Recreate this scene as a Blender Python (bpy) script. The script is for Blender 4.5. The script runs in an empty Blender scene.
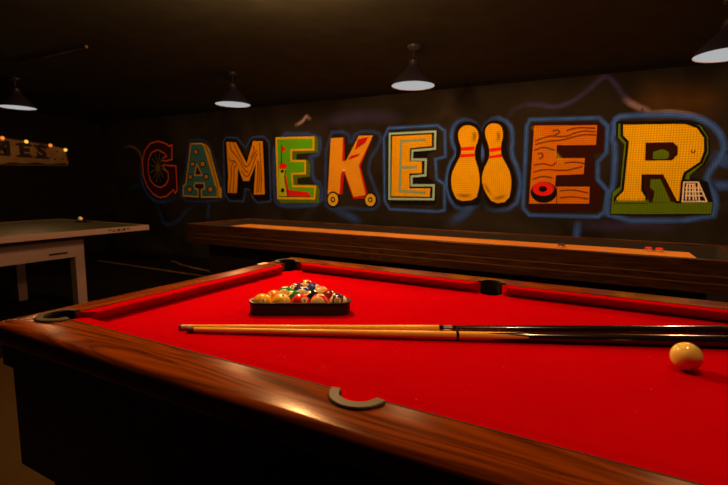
import bpy, bmesh, math, random
from mathutils import Vector, Matrix
random.seed(7)
PI = math.pi
SC = bpy.context.scene
COL = SC.collection

# ---------------------------------------------------------------- camera
cam_d = bpy.data.cameras.new('camera')
cam_d.sensor_width = 36.0
cam_d.lens = 442.79 / 728 * 36
cam_d.clip_start = 0.02
cam = bpy.data.objects.new('camera', cam_d)
COL.objects.link(cam)
rt = Vector((0.881693, 0.471709, 0.010407)); up = Vector((-0.068489, 0.106132, 0.991991)); fw = Vector((-0.466826, 0.875344, -0.125882))
m = Matrix((rt, up, -fw)).transposed().to_4x4()
m.translation = Vector((1.1671, -0.5805, 1.1468))
cam.matrix_world = m
SC.camera = cam
cam_d.dof.use_dof = True
cam_d.dof.focus_distance = 1.35
cam_d.dof.aperture_fstop = 5.0

# ---------------------------------------------------------------- world and exposure
w = bpy.data.worlds.new('room_dark')
SC.world = w
w.use_nodes = True
w.node_tree.nodes['Background'].inputs[0].default_value = (0.42, 0.34, 1.0, 1)
w.node_tree.nodes['Background'].inputs[1].default_value = 0.012
SC.view_settings.view_transform = 'Standard'
SC.view_settings.look = 'None'
SC.view_settings.gamma = 1
SC.view_settings.exposure = 0.0
WARM = (1.0, 0.50, 0.19)
PW_BAR = 58.0      # pendants in the row over the shuffleboard
PW_POOL = 20.5     # pendants over the pool table

# ---------------------------------------------------------------- materials
MATS = {}
class NT:
    def __init__(s, name):
        s.m = bpy.data.materials.new(name); s.m.use_nodes = True
        s.t = s.m.node_tree; s.b = s.t.nodes['Principled BSDF']
    def n(s, typ, **k):
        o = s.t.nodes.new(typ)
        for a, v in k.items():
            if a.startswith('i_'): o.inputs[a[2:].replace('_', ' ')].default_value = v
            elif a[0] == 'I' and a[1:].isdigit(): o.inputs[int(a[1:])].default_value = v
            else: setattr(o, a, v)
        return o
    def l(s, a, b): s.t.links.new(a, b)
    def math(s, op, a, b=None):
        o = s.n('ShaderNodeMath', operation=op)
        for i, v in enumerate((a, b)):
            if v is None: continue
            if isinstance(v, (int, float)): o.inputs[i].default_value = v
            else: s.l(v, o.inputs[i])
        return o.outputs[0]
    def mix(s, f, a, b, blend='MIX'):
        o = s.n('ShaderNodeMix', data_type='RGBA', blend_type=blend)
        if isinstance(f, (int, float)): o.inputs[0].default_value = f
        else: s.l(f, o.inputs[0])
        for i, v in ((6, a), (7, b)):
            if isinstance(v, tuple): o.inputs[i].default_value = (*v[:3], 1)
            else: s.l(v, o.inputs[i])
        return o.outputs[2]

def plain(name, col, rough=0.5, metal=0.0, var=0.12, scale=30, spec=0.5, coat=0.0, bump=0.0):
    k = NT(name)
    tc = k.n('ShaderNodeTexCoord')
    no = k.n('ShaderNodeTexNoise', i_Scale=scale, i_Detail=4.0)
    k.l(tc.outputs['Object'], no.inputs['Vector'])
    c = k.mix(no.outputs['Fac'], tuple(x*(1-var) for x in col), tuple(min(1, x*(1+var)) for x in col))
    k.l(c, k.b.inputs['Base Color'])
    k.b.inputs['Roughness'].default_value = rough
    k.b.inputs['Metallic'].default_value = metal
    k.b.inputs['Specular IOR Level'].default_value = spec
    k.b.inputs['Coat Weight'].default_value = coat
    if bump:
        bp = k.n('ShaderNodeBump', i_Strength=bump, i_Distance=0.002)
        k.l(no.outputs['Fac'], bp.inputs['Height']); k.l(bp.outputs[0], k.b.inputs['Normal'])
    return k.m

def wood(name, dark, light, axis='X', scale=1.0, rough=0.21, coat=0.0):
    k = NT(name)
    tc = k.n('ShaderNodeTexCoord'); mp = k.n('ShaderNodeMapping')
    s = (1.2, 14, 14) if axis == 'X' else (14, 1.2, 14)
    mp.inputs['Scale'].default_value = tuple(v*scale for v in s)
    k.l(tc.outputs['Object'], mp.inputs['Vector'])
    n1 = k.n('ShaderNodeTexNoise', i_Scale=1.0, i_Detail=3.0, i_Distortion=0.8)
    k.l(mp.outputs[0], n1.inputs['Vector'])
    ring = k.math('FRACT', k.math('MULTIPLY', n1.outputs['Fac'], 7.0))
    ring = k.math('ABSOLUTE', k.math('SUBTRACT', ring, 0.5))
    ring = k.math('MULTIPLY', ring, 2.0)
    n2 = k.n('ShaderNodeTexNoise', i_Scale=6.0, i_Detail=6.0)
    mp2 = k.n('ShaderNodeMapping'); mp2.inputs['Scale'].default_value = tuple(v*scale for v in ((2, 40, 40) if axis == 'X' else (40, 2, 40)))
    k.l(tc.outputs['Object'], mp2.inputs['Vector']); k.l(mp2.outputs[0], n2.inputs['Vector'])
    f = k.math('ADD', k.math('MULTIPLY', ring, 0.55), k.math('MULTIPLY', n2.outputs['Fac'], 0.55))
    c = k.mix(f, dark, light)
    k.l(c, k.b.inputs['Base Color'])
    k.b.inputs['Roughness'].default_value = rough
    k.b.inputs['Coat Weight'].default_value = coat
    k.b.inputs['Coat Roughness'].default_value = 0.2
    k.b.inputs['Specular IOR Level'].default_value = 0.08
    k.b.inputs['Specular Tint'].default_value = (1, .58, .14, 1)
    return k.m

def perforated(k, col):
    """the fine grid of holes punched through the wall board, also through the paint on it"""
    geo = k.n('ShaderNodeNewGeometry'); sp = k.n('ShaderNodeSeparateXYZ')
    k.l(geo.outputs['Position'], sp.inputs[0])
    def tri(o):
        v = k.math('SINE', k.math('MULTIPLY', o, 2*PI/0.0200))
        return k.math('MAXIMUM', k.math('SUBTRACT', v, 0.25), 0.0)
    g = k.math('MINIMUM', k.math('MULTIPLY', k.math('MAXIMUM', tri(sp.outputs[0]), tri(sp.outputs[2])), 0.7), 0.42)
    return k.mix(g, col, (0.012, 0.008, 0.006))

def paint(name, col, soft=False, var=0.15):
    k = NT(name)
    tc = k.n('ShaderNodeTexCoord'); no = k.n('ShaderNodeTexNoise', i_Scale=9.0, i_Detail=5.0)
    k.l(tc.outputs['Object'], no.inputs['Vector'])
    c = k.mix(no.outputs['Fac'], tuple(x*(1-var) for x in col), tuple(min(1, x*(1+var)) for x in col))
    c = perforated(k, c)
    k.l(c, k.b.inputs['Base Color'])
    k.b.inputs['Roughness'].default_value = 0.75
    k.b.inputs['Specular IOR Level'].default_value = 0.03
    if soft:
        at = k.n('ShaderNodeAttribute', attribute_name='cover')
        al = k.math('MULTIPLY', at.outputs['Fac'], k.math('ADD', k.math('MULTIPLY', no.outputs['Fac'], 0.8), 0.6))
        k.l(al, k.b.inputs['Alpha'])
    return k.m

PAINTS = {
 'maroon': (.045, .004, .001), 'redorange': (.90, .13, .015), 'olive': (.16, .12, .02), 'black': (.006, .004, .003),
 'blue': (.055, .18, .80), 'violet': (.12, .11, .45), 'teal': (.045, .19, .22), 'gold': (.70, .40, .01), 'orange': (.80, .42, .0),
 'orangewood': (.98, .38, .002), 'brown': (.20, .045, .002), 'greenshade': (.09, .18, .005), 'green': (.11, .50, .006), 'yellow': (.82, .50, .0),
 'lime': (.48, .65, .02), 'red': (.85, .012, .006), 'darkred': (.55, .008, .002), 'orange2': (.80, .37, .015), 'gold2': (.75, .50, .03),
 'bulborange': (.60, .25, .01), 'cream': (.90, .75, .60), 'paleteal': (.34, .62, .62), 'teal2': (.24, .42, .32), 'orange3': (.80, .44, .002), 'darkmaroon': (.030, .005, .003),
 'orangewood2': (.66, .19, .003), 'grassgreen': (.10, .20, .002), 'pinkwhite': (.62, .45, .60), 'brownglow': (.11, .05, .006), 'tan': (.45, .26, .08),
}
def paint_mat(n, soft):
    key = ('paint_' + n + ('_soft' if soft else ''))
    if key not in MATS: MATS[key] = paint(key, PAINTS[n], soft)
    return MATS[key]

M_wood = wood('walnut_along', (.016, .0024, .0), (.25, .050, .001))
M_woody = wood('walnut_across', (.016, .0024, .0), (.25, .050, .001), 'Y')
M_cab = plain('dark_cabinet', (.010, .006, .004), .5, spec=.3)
M_black = plain('black_rubber', (.006, .0055, .005), .7, spec=.2)
M_rim = plain('pocket_rim_plastic', (.040, .030, .009), .6)
M_cloth_rack = plain('rack_plastic', (.006, .005, .005), .4, spec=.3)
M_white = plain('painted_white_metal', (.20, .13, .12), .5)
M_board = plain('dark_green_top', (.030, .034, .010), .4)
M_orange = wood('maple_playfield', (.40, .14, .02), (.70, .28, .05), 'X', 1.0, .3, .1)
M_sbwood = wood('shuffleboard_wood', (.009, .004, .002), (.065, .024, .006), 'X', 1.0, .3, .2)
M_gutter = plain('gutter_carpet', (.015, .012, .010), .9)
M_shade = plain('shade_enamel', (.014, .012, .022), .4, spec=.3)
M_floor = plain('carpet_brown', (.050, .028, .006), .9, var=.5, scale=90, bump=.4, spec=.1)
M_ceil = plain('ceiling_black', (.044, .045, .036), .95, var=.3, scale=6, spec=.0)
M_wallL = plain('wall_black', (.006, .004, .003), .9, var=.4, scale=4, spec=.1)
M_ivory = plain('ivory_plastic', (.75, .62, .40), .35)
M_cue = wood('cue_maple', (.74, .38, .05), (.95, .58, .12), 'X', 1.0, .3, .1)
M_cue2 = plain('cue_black', (.010, .008, .008), .18, coat=.6)
M_wrap = plain('cue_wrap', (.05, .008, .006), .25, var=.8, scale=120, coat=.5)
M_ring = plain('silver_ring', (.75, .72, .68), .25, metal=1.0)
M_tip = plain('leather_tip', (.10, .05, .03), .8)
M_ferrule = plain('ferrule', (.80, .70, .55), .4)
M_sign = plain('sign_board', (.24, .13, .035), .7, var=.7, scale=7)
M_signdark = plain('sign_dark_paint', (.010, .004, .003), .8)
M_cord = plain('cord_black', (.01, .01, .01), .5)

def felt():
    k = NT('red_felt')
    tc = k.n('ShaderNodeTexCoord')
    n1 = k.n('ShaderNodeTexNoise', i_Scale=5.0, i_Detail=6.0); n2 = k.n('ShaderNodeTexNoise', i_Scale=420.0, i_Detail=2.0)
    n3 = k.n('ShaderNodeTexVoronoi', i_Scale=26.0)
    for n in (n1, n2, n3): k.l(tc.outputs['Object'], n.inputs['Vector'])
    f = k.math('ADD', k.math('MULTIPLY', n1.outputs['Fac'], .6), k.math('MULTIPLY', n2.outputs['Fac'], .4))
    c = k.mix(f, (.33, .0004, .002), (.50, .0008, .005))
    chalk = k.math('MULTIPLY', k.math('LESS_THAN', n3.outputs['Distance'], .06), .35)
    c = k.mix(chalk, c, (.85, .06, .05))
    k.l(c, k.b.inputs['Base Color'])
    k.b.inputs['Roughness'].default_value = .95
    k.b.inputs['Specular IOR Level'].default_value = .0
    bp = k.n('ShaderNodeBump', i_Strength=.15, i_Distance=.001)
    k.l(n2.outputs['Fac'], bp.inputs['Height']); k.l(bp.outputs[0], k.b.inputs['Normal'])
    return k.m
M_felt = felt()

def wall_mat():
    k = NT('mural_wall_board')
    tc = k.n('ShaderNodeTexCoord'); n1 = k.n('ShaderNodeTexNoise', i_Scale=1.3, i_Detail=6.0, i_Distortion=1.5)
    k.l(tc.outputs['Object'], n1.inputs['Vector'])
    r = k.n('ShaderNodeValToRGB'); k.l(n1.outputs['Fac'], r.inputs[0])
    r.color_ramp.elements[0].position = .35; r.color_ramp.elements[0].color = (.010, .009, .006, 1)
    r.color_ramp.elements[1].position = .75; r.color_ramp.elements[1].color = (.032, .028, .024, 1)
    k.l(perforated(k, r.outputs[0]), k.b.inputs['Base Color'])
    k.b.inputs['Roughness'].default_value = .8
    k.b.inputs['Specular IOR Level'].default_value = .05
    return k.m
M_mural = wall_mat()

def emit(name, col, st):
    k = NT(name)
    k.b.inputs['Base Color'].default_value = (0, 0, 0, 1)
    k.b.inputs['Specular IOR Level'].default_value = 0
    k.b.inputs['Emission Color'].default_value = (*col, 1)
    k.b.inputs['Emission Strength'].default_value = st
    return k.m
M_glow = emit('lamp_diffuser', (.42, .425, .43), 1.0)
M_by = emit('bulb_yellow', (1.0, .55, .08), 1.1)
M_bo = emit('bulb_orange', (1.0, .25, .03), 1.0)

def ball_mat(name, col, stripe, spot=True):
    k = NT(name)
    tc = k.n('ShaderNodeTexCoord'); sp = k.n('ShaderNodeSeparateXYZ')
    k.l(tc.outputs['Object'], sp.inputs[0])
    white = (.90, .70, .33)
    if stripe:
        f = k.math('LESS_THAN', k.math('ABSOLUTE', sp.outputs[2]), .0150)
        c = k.mix(f, white, col)
    else:
        c = k.mix(0.0, col, col)
    if spot:
        d = k.math('SQRT', k.math('ADD', k.math('POWER', sp.outputs[1], 2.0), k.math('POWER', sp.outputs[2], 2.0)))
        c = k.mix(k.math('LESS_THAN', d, .0098), c, white)
    k.l(c, k.b.inputs['Base Color'])
    k.b.inputs['Roughness'].default_value = .12
    k.b.inputs['Coat Weight'].default_value = .4
    k.b.inputs['Coat Roughness'].default_value = .05
    return k.m

# ---------------------------------------------------------------- helpers
def new_obj(name, bm, mat, parent=None, smooth=None, loc=None):
    me = bpy.data.meshes.new(name)
    bmesh.ops.recalc_face_normals(bm, faces=bm.faces)
    bm.to_mesh(me); bm.free()
    if mat: me.materials.append(mat)
    if smooth is not None:
        for p in me.polygons: p.use_smooth = True
        if smooth < 180:
            me.set_sharp_from_angle(angle=math.radians(smooth))
    o = bpy.data.objects.new(name, me); COL.objects.link(o)
    if parent: o.parent = parent
    if loc: o.location = loc
    return o
def tag(o, label=None, cat=None, group=None, kind=None):
    if label: o['label'] = label
    if cat: o['category'] = cat
    if group: o['group'] = group
    if kind: o['kind'] = kind
    return o
def thing(name, label, cat, loc=(0, 0, 0), rot=(0, 0, 0), group=None):
    o = bpy.data.objects.new(name, None); COL.objects.link(o)
    o.location = loc; o.rotation_euler = rot; o.empty_display_size = .05
    return tag(o, label, cat, group)
def add_box(bm, x0, x1, y0, y1, z0, z1, bev=0.0):
    vs = [bm.verts.new(p) for p in ((x0,y0,z0),(x1,y0,z0),(x1,y1,z0),(x0,y1,z0),(x0,y0,z1),(x1,y0,z1),(x1,y1,z1),(x0,y1,z1))]
    fs = [bm.faces.new([vs[i] for i in f]) for f in ((0,3,2,1),(4,5,6,7),(0,1,5,4),(1,2,6,5),(2,3,7,6),(3,0,4,7))]
    if bev:
        es = list({e for f in fs for e in f.edges})
        bmesh.ops.bevel(bm, geom=es, offset=bev, segments=2, affect='EDGES', profile=.5)
    return bm
def box(*a, bev=0.0): return add_box(bmesh.new(), *a, bev=bev)
def prism(pts, z0, z1):
    bm = bmesh.new()
    vs = [bm.verts.new((x, y, z0)) for x, y in pts]
    f = bm.faces.new(vs)
    r = bmesh.ops.extrude_face_region(bm, geom=[f])
    for v in r['geom']:
        if isinstance(v, bmesh.types.BMVert): v.co.z = z1
    return bm
def lathe(prof, n=32, cap0=False, cap1=False):
    bm = bmesh.new(); rings = []
    for r, z in prof:
        rings.append([bm.verts.new((r*math.cos(2*PI*i/n), r*math.sin(2*PI*i/n), z)) for i in range(n)])
    for a, b in zip(rings, rings[1:]):
        for i in range(n): bm.faces.new((a[i], a[(i+1) % n], b[(i+1) % n], b[i]))
    if cap0: bm.faces.new(rings[0][::-1])
    if cap1: bm.faces.new(rings[-1])
    return bm
def loft(rings, closed=True, cap=True):
    """rings: lists of 3D points of equal length, each ring closed"""
    bm = bmesh.new(); R = [[bm.verts.new(p) for p in r] for r in rings]; n = len(R[0])
    pairs = list(zip(R, R[1:])) + ([(R[-1], R[0])] if closed else [])
    for a, b in pairs:
        for i in range(n): bm.faces.new((a[i], a[(i+1) % n], b[(i+1) % n], b[i]))
    if cap and not closed:
        bm.faces.new(R[0][::-1]); bm.faces.new(R[-1])
    return bm
def arc(cx, cy, r, a0, a1, n):
    return [(cx + r*math.cos(math.radians(a0 + (a1-a0)*i/n)), cy + r*math.sin(math.radians(a0 + (a1-a0)*i/n))) for i in range(n+1)]

# ---------------------------------------------------------------- room shell
YW = 4.05; CH = 2.20; XL = -6.5; XR = 4.2; YF = -2.2
def struct(name, bm, mat): return tag(new_obj(name, bm, mat), kind='structure')
struct('floor', box(XL, XR, YF, YW, -.05, 0), M_floor)
struct('ceiling', box(XL, XR, YF, YW, CH, CH+.05), M_ceil)
struct('wall_back', box(XL, XR, YW, YW+.08, 0, CH), M_mural)
struct('wall_left', box(XL-.08, XL, YF, YW, 0, CH), M_wallL)
struct('trim_1', box(XL, XR, YW-.02, YW-.001, CH-.035, CH-.001), plain('ceiling_trim', (.008, .006, .003), .9, spec=.0))
struct('baseboard_back', box(XL, XR, YW-.016, YW-.001, 0.001, .07), M_cab)

# ---------------------------------------------------------------- mural
MURAL = [
 ('painted_letter', 'letter G drawn as a dark red curl round a spoked wagon wheel', [
  ('p','face','maroon',2,[(-4.608,1.521),(-4.594,1.738),(-4.657,1.717),(-4.731,1.759),(-4.905,1.803),(-5.089,1.772),(-5.23,1.664),(-5.296,1.509),(-5.294,1.291),(-5.214,1.108),(-5.074,0.988),(-4.931,0.938),(-4.768,0.963),(-4.657,1.031),(-4.603,1.067),(-4.565,1.013),(-4.52,1.068),(-4.525,1.422),(-4.824,1.438),(-4.799,1.391),(-4.708,1.324),(-4.705,1.219),(-4.774,1.136),(-4.902,1.094),(-5.027,1.127),(-5.132,1.206),(-5.172,1.363),(-5.151,1.531),(-5.062,1.636),(-4.914,1.672),(-4.776,1.617),(-4.72,1.569),(-4.817,1.543),(-4.848,1.506),(-4.731,1.5)],0),
  ('s','outline','redorange',3,[(-4.608,1.521),(-4.594,1.738),(-4.657,1.717),(-4.731,1.759),(-4.905,1.803),(-5.089,1.772),(-5.23,1.664),(-5.296,1.509),(-5.294,1.291),(-5.214,1.108),(-5.074,0.988),(-4.931,0.938),(-4.768,0.963),(-4.657,1.031),(-4.603,1.067),(-4.565,1.013),(-4.52,1.068),(-4.525,1.422),(-4.824,1.438),(-4.799,1.391),(-4.708,1.324),(-4.705,1.219),(-4.774,1.136),(-4.902,1.094),(-5.027,1.127),(-5.132,1.206),(-5.172,1.363),(-5.151,1.531),(-5.062,1.636),(-4.914,1.672),(-4.776,1.617),(-4.72,1.569),(-4.817,1.543),(-4.848,1.506),(-4.731,1.5)],0.021,1,0,0),
  ('p','wheel','black',2,[(-4.7,1.394),(-4.713,1.323),(-4.74,1.256),(-4.781,1.199),(-4.833,1.154),(-4.892,1.125),(-4.955,1.115),(-5.016,1.124),(-5.073,1.152),(-5.12,1.197),(-5.155,1.256),(-5.174,1.325),(-5.177,1.399),(-5.162,1.472),(-5.133,1.54),(-5.09,1.597),(-5.036,1.64),(-4.976,1.667),(-4.914,1.674),(-4.854,1.663),(-4.8,1.634),(-4.754,1.589),(-4.722,1.532),(-4.703,1.465)],0),
  ('s','spoke','olive',3,[(-4.893,1.386),(-4.763,1.351)],0.014,0,0,0),
  ('s','spoke','olive',3,[(-4.904,1.362),(-4.811,1.247)],0.019,0,0,0),
  ('s','spoke','olive',3,[(-4.924,1.347),(-4.892,1.182)],0.014,0,0,0),
  ('s','spoke','olive',3,[(-4.947,1.345),(-4.987,1.175)],0.019,0,0,0),
  ('s','spoke','olive',3,[(-4.966,1.358),(-5.068,1.227)],0.014,0,0,0),
  ('s','spoke','olive',3,[(-4.977,1.38),(-5.113,1.326)],0.019,0,0,0),
  ('s','spoke','olive',3,[(-4.976,1.407),(-5.11,1.444)],0.014,0,0,0),
  ('s','spoke','olive',3,[(-4.964,1.431),(-5.06,1.548)],0.019,0,0,0),
  ('s','spoke','olive',3,[(-4.945,1.446),(-4.976,1.61)],0.014,0,0,0),
  ('s','spoke','olive',3,[(-4.922,1.447),(-4.883,1.615)],0.019,0,0,0),
  ('s','spoke','olive',3,[(-4.903,1.435),(-4.804,1.562)],0.014,0,0,0),
  ('s','spoke','olive',3,[(-4.892,1.413),(-4.76,1.466)],0.019,0,0,0),
  ('p','hub','olive',3,[(-4.888,1.396),(-4.89,1.383),(-4.896,1.37),(-4.904,1.359),(-4.914,1.351),(-4.926,1.346),(-4.938,1.344),(-4.95,1.346),(-4.961,1.352),(-4.97,1.36),(-4.977,1.371),(-4.981,1.383),(-4.981,1.397),(-4.979,1.411),(-4.973,1.423),(-4.965,1.434),(-4.955,1.442),(-4.943,1.447),(-4.931,1.449),(-4.919,1.447),(-4.908,1.441),(-4.899,1.433),(-4.892,1.422),(-4.888,1.41)],0),
  ('s','airbrushed_outline','blue',1,[(-5.392,1.729),(-5.324,1.631),(-5.361,1.266),(-5.294,1.058),(-5.117,0.914),(-4.937,0.858),(-4.684,0.9),(-4.472,0.964)],0.052,0,2,0.5),
 ]),
 ('painted_letter', 'teal letter A studded with orange bulbs and edged in gold', [
  ('p','drop_edge','gold',2,[(-3.947,1.732),(-3.891,1.725),(-3.811,1.658),(-3.63,1.129),(-3.596,1.095),(-3.601,0.968),(-3.692,0.966),(-3.698,1.1),(-3.74,1.199)],0),
  ('p','face','teal',3,[(-4.185,1.74),(-3.953,1.732),(-3.911,1.682),(-3.717,1.155),(-3.68,1.1),(-3.679,0.975),(-4.01,0.964),(-4.005,1.074),(-3.94,1.091),(-3.937,1.165),(-4.119,1.17),(-4.15,1.129),(-4.133,1.089),(-4.066,1.074),(-4.071,0.967),(-4.397,0.977),(-4.382,1.123),(-4.326,1.151)],0),
  ('s','outline','gold',4,[(-4.185,1.74),(-3.953,1.732),(-3.911,1.682),(-3.717,1.155),(-3.68,1.1),(-3.679,0.975),(-4.01,0.964),(-4.005,1.074),(-3.94,1.091),(-3.937,1.165),(-4.119,1.17),(-4.15,1.129),(-4.133,1.089),(-4.066,1.074),(-4.071,0.967),(-4.397,0.977),(-4.382,1.123),(-4.326,1.151)],0.02,1,0,0),
  ('s','edge_line','black',5,[(-3.898,1.704),(-3.815,1.571),(-3.673,1.122),(-3.667,0.975)],0.011,0,0,0),
  ('p','counter','maroon',4,[(-4.072,1.439),(-3.978,1.283),(-4.132,1.283)],0),
  ('s','counter_outline','gold',5,[(-4.072,1.439),(-3.978,1.283),(-4.132,1.283)],0.018,1,0,0),
  ('p','bulb_rim','black',4,[(-4.031,1.616),(-4.034,1.605),(-4.039,1.595),(-4.048,1.587),(-4.06,1.58),(-4.073,1.576),(-4.087,1.575),(-4.101,1.577),(-4.114,1.581),(-4.125,1.588),(-4.134,1.597),(-4.138,1.608),(-4.14,1.619),(-4.137,1.629),(-4.131,1.639),(-4.122,1.648),(-4.11,1.654),(-4.097,1.658),(-4.083,1.659),(-4.069,1.657),(-4.056,1.653),(-4.045,1.646),(-4.037,1.637),(-4.032,1.627)],0),
  ('p','bulb','bulborange',5,[(-4.05,1.616),(-4.052,1.609),(-4.056,1.603),(-4.061,1.598),(-4.069,1.594),(-4.077,1.591),(-4.087,1.591),(-4.096,1.592),(-4.104,1.595),(-4.111,1.599),(-4.116,1.605),(-4.12,1.611),(-4.12,1.618),(-4.119,1.625),(-4.115,1.631),(-4.109,1.637),(-4.102,1.641),(-4.093,1.643),(-4.084,1.644),(-4.075,1.643),(-4.066,1.64),(-4.059,1.635),(-4.054,1.63),(-4.051,1.623)],0),
  ('p','bulb_rim','black',4,[(-4.11,1.444),(-4.113,1.433),(-4.119,1.423),(-4.128,1.414),(-4.14,1.408),(-4.153,1.404),(-4.168,1.402),(-4.182,1.404),(-4.195,1.408),(-4.206,1.415),(-4.214,1.424),(-4.219,1.435),(-4.221,1.446),(-4.218,1.457),(-4.212,1.467),(-4.203,1.476),(-4.191,1.482),(-4.177,1.486),(-4.163,1.488),(-4.149,1.486),(-4.136,1.481),(-4.125,1.474),(-4.117,1.466),(-4.112,1.455)],0),
  ('p','bulb','bulborange',5,[(-4.13,1.444),(-4.131,1.438),(-4.135,1.431),(-4.141,1.426),(-4.149,1.421),(-4.157,1.419),(-4.167,1.418),(-4.176,1.419),(-4.184,1.422),(-4.192,1.426),(-4.197,1.432),(-4.2,1.438),(-4.201,1.445),(-4.199,1.452),(-4.195,1.459),(-4.189,1.464),(-4.182,1.469),(-4.173,1.471),(-4.164,1.472),(-4.155,1.471),(-4.146,1.468),(-4.139,1.464),(-4.134,1.458),(-4.131,1.451)],0),
  ('p','bulb_rim','black',4,[(-3.892,1.441),(-3.895,1.429),(-3.902,1.417),(-3.912,1.407),(-3.925,1.4),(-3.941,1.395),(-3.957,1.393),(-3.973,1.395),(-3.988,1.4),(-4.001,1.408),(-4.011,1.418),(-4.016,1.43),(-4.018,1.443),(-4.015,1.456),(-4.008,1.467),(-3.997,1.477),(-3.984,1.485),(-3.969,1.489),(-3.952,1.491),(-3.936,1.489),(-3.921,1.484),(-3.909,1.476),(-3.899,1.465),(-3.894,1.454)],0),
  ('p','bulb','bulborange',5,[(-3.911,1.441),(-3.913,1.433),(-3.917,1.425),(-3.925,1.418),(-3.934,1.413),(-3.945,1.41),(-3.956,1.409),(-3.968,1.41),(-3.978,1.414),(-3.987,1.419),(-3.994,1.426),(-3.998,1.434),(-3.999,1.443),(-3.997,1.451),(-3.992,1.459),(-3.985,1.466),(-3.975,1.471),(-3.964,1.474),(-3.953,1.475),(-3.942,1.474),(-3.931,1.47),(-3.922,1.465),(-3.916,1.458),(-3.912,1.45)],0),
  ('p','bulb_rim','black',4,[(-4.166,1.258),(-4.168,1.247),(-4.174,1.237),(-4.184,1.228),(-4.195,1.221),(-4.209,1.217),(-4.224,1.215),(-4.238,1.217),(-4.251,1.221),(-4.262,1.228),(-4.271,1.237),(-4.276,1.247),(-4.277,1.258),(-4.275,1.269),(-4.268,1.28),(-4.259,1.289),(-4.247,1.296),(-4.233,1.3),(-4.219,1.301),(-4.205,1.3),(-4.191,1.295),(-4.18,1.289),(-4.172,1.28),(-4.167,1.269)],0),
  ('p','bulb','bulborange',5,[(-4.185,1.258),(-4.187,1.251),(-4.191,1.245),(-4.197,1.239),(-4.205,1.235),(-4.213,1.232),(-4.223,1.231),(-4.232,1.232),(-4.241,1.235),(-4.248,1.239),(-4.253,1.245),(-4.257,1.251),(-4.257,1.258),(-4.256,1.265),(-4.252,1.272),(-4.246,1.278),(-4.238,1.282),(-4.229,1.285),(-4.22,1.285),(-4.21,1.285),(-4.202,1.282),(-4.195,1.277),(-4.189,1.272),(-4.186,1.265)],0),
  ('p','bulb_rim','black',4,[(-3.835,1.26),(-3.838,1.249),(-3.844,1.238),(-3.853,1.229),(-3.865,1.222),(-3.879,1.217),(-3.894,1.216),(-3.908,1.217),(-3.921,1.222),(-3.933,1.229),(-3.941,1.238),(-3.947,1.249),(-3.948,1.26),(-3.945,1.272),(-3.939,1.283),(-3.93,1.292),(-3.918,1.299),(-3.904,1.303),(-3.889,1.304),(-3.875,1.303),(-3.862,1.298),(-3.85,1.291),(-3.842,1.282),(-3.837,1.272)],0),
  ('p','bulb','bulborange',5,[(-3.854,1.26),(-3.856,1.253),(-3.86,1.246),(-3.866,1.24),(-3.874,1.235),(-3.883,1.232),(-3.893,1.231),(-3.902,1.232),(-3.911,1.235),(-3.919,1.24),(-3.925,1.246),(-3.928,1.253),(-3.929,1.26),(-3.927,1.268),(-3.923,1.275),(-3.917,1.281),(-3.909,1.285),(-3.9,1.288),(-3.89,1.289),(-3.88,1.288),(-3.871,1.285),(-3.864,1.281),(-3.858,1.275),(-3.855,1.268)],0),
  ('p','bulb_rim','black',4,[(-4.182,1.077),(-4.185,1.064),(-4.192,1.053),(-4.202,1.043),(-4.216,1.035),(-4.231,1.03),(-4.247,1.028),(-4.263,1.029),(-4.278,1.034),(-4.291,1.041),(-4.3,1.051),(-4.306,1.063),(-4.308,1.075),(-4.305,1.088),(-4.298,1.099),(-4.287,1.109),(-4.274,1.117),(-4.258,1.122),(-4.242,1.124),(-4.226,1.122),(-4.211,1.118),(-4.198,1.11),(-4.189,1.101),(-4.184,1.089)],0),
  ('p','bulb','bulborange',5,[(-4.202,1.076),(-4.204,1.068),(-4.208,1.06),(-4.216,1.054),(-4.225,1.048),(-4.235,1.045),(-4.246,1.044),(-4.257,1.045),(-4.268,1.048),(-4.276,1.053),(-4.283,1.059),(-4.287,1.067),(-4.288,1.075),(-4.286,1.084),(-4.281,1.092),(-4.274,1.098),(-4.264,1.103),(-4.254,1.107),(-4.243,1.108),(-4.232,1.107),(-4.222,1.104),(-4.213,1.099),(-4.207,1.092),(-4.203,1.085)],0),
  ('p','bulb_rim','black',4,[(-3.754,1.082),(-3.757,1.069),(-3.763,1.058),(-3.774,1.047),(-3.787,1.039),(-3.802,1.034),(-3.818,1.032),(-3.834,1.034),(-3.849,1.038),(-3.861,1.046),(-3.871,1.056),(-3.877,1.068),(-3.878,1.08),(-3.875,1.093),(-3.869,1.105),(-3.858,1.115),(-3.845,1.123),(-3.83,1.128),(-3.813,1.13),(-3.798,1.128),(-3.783,1.124),(-3.77,1.116),(-3.761,1.106),(-3.756,1.095)],0),
  ('p','bulb','bulborange',5,[(-3.772,1.082),(-3.774,1.073),(-3.779,1.065),(-3.786,1.058),(-3.795,1.053),(-3.806,1.049),(-3.817,1.048),(-3.828,1.049),(-3.839,1.052),(-3.848,1.057),(-3.854,1.064),(-3.858,1.072),(-3.859,1.081),(-3.857,1.089),(-3.853,1.097),(-3.845,1.104),(-3.836,1.11),(-3.826,1.113),(-3.814,1.114),(-3.803,1.113),(-3.793,1.11),(-3.784,1.105),(-3.777,1.098),(-3.774,1.09)],0),
  ('s','airbrushed_outline','blue',1,[(-4.231,1.782),(-4.133,1.796),(-3.928,1.781),(-3.822,1.734),(-3.589,1.178),(-3.548,1.091),(-3.554,0.938),(-4.02,0.893),(-4.449,0.906),(-4.451,1.15),(-4.364,1.196),(-4.231,1.782)],0.036,0,1,0.28),
 ]),
 ('painted_letter', 'letter M of orange wood grain with a black drop edge', [
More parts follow.
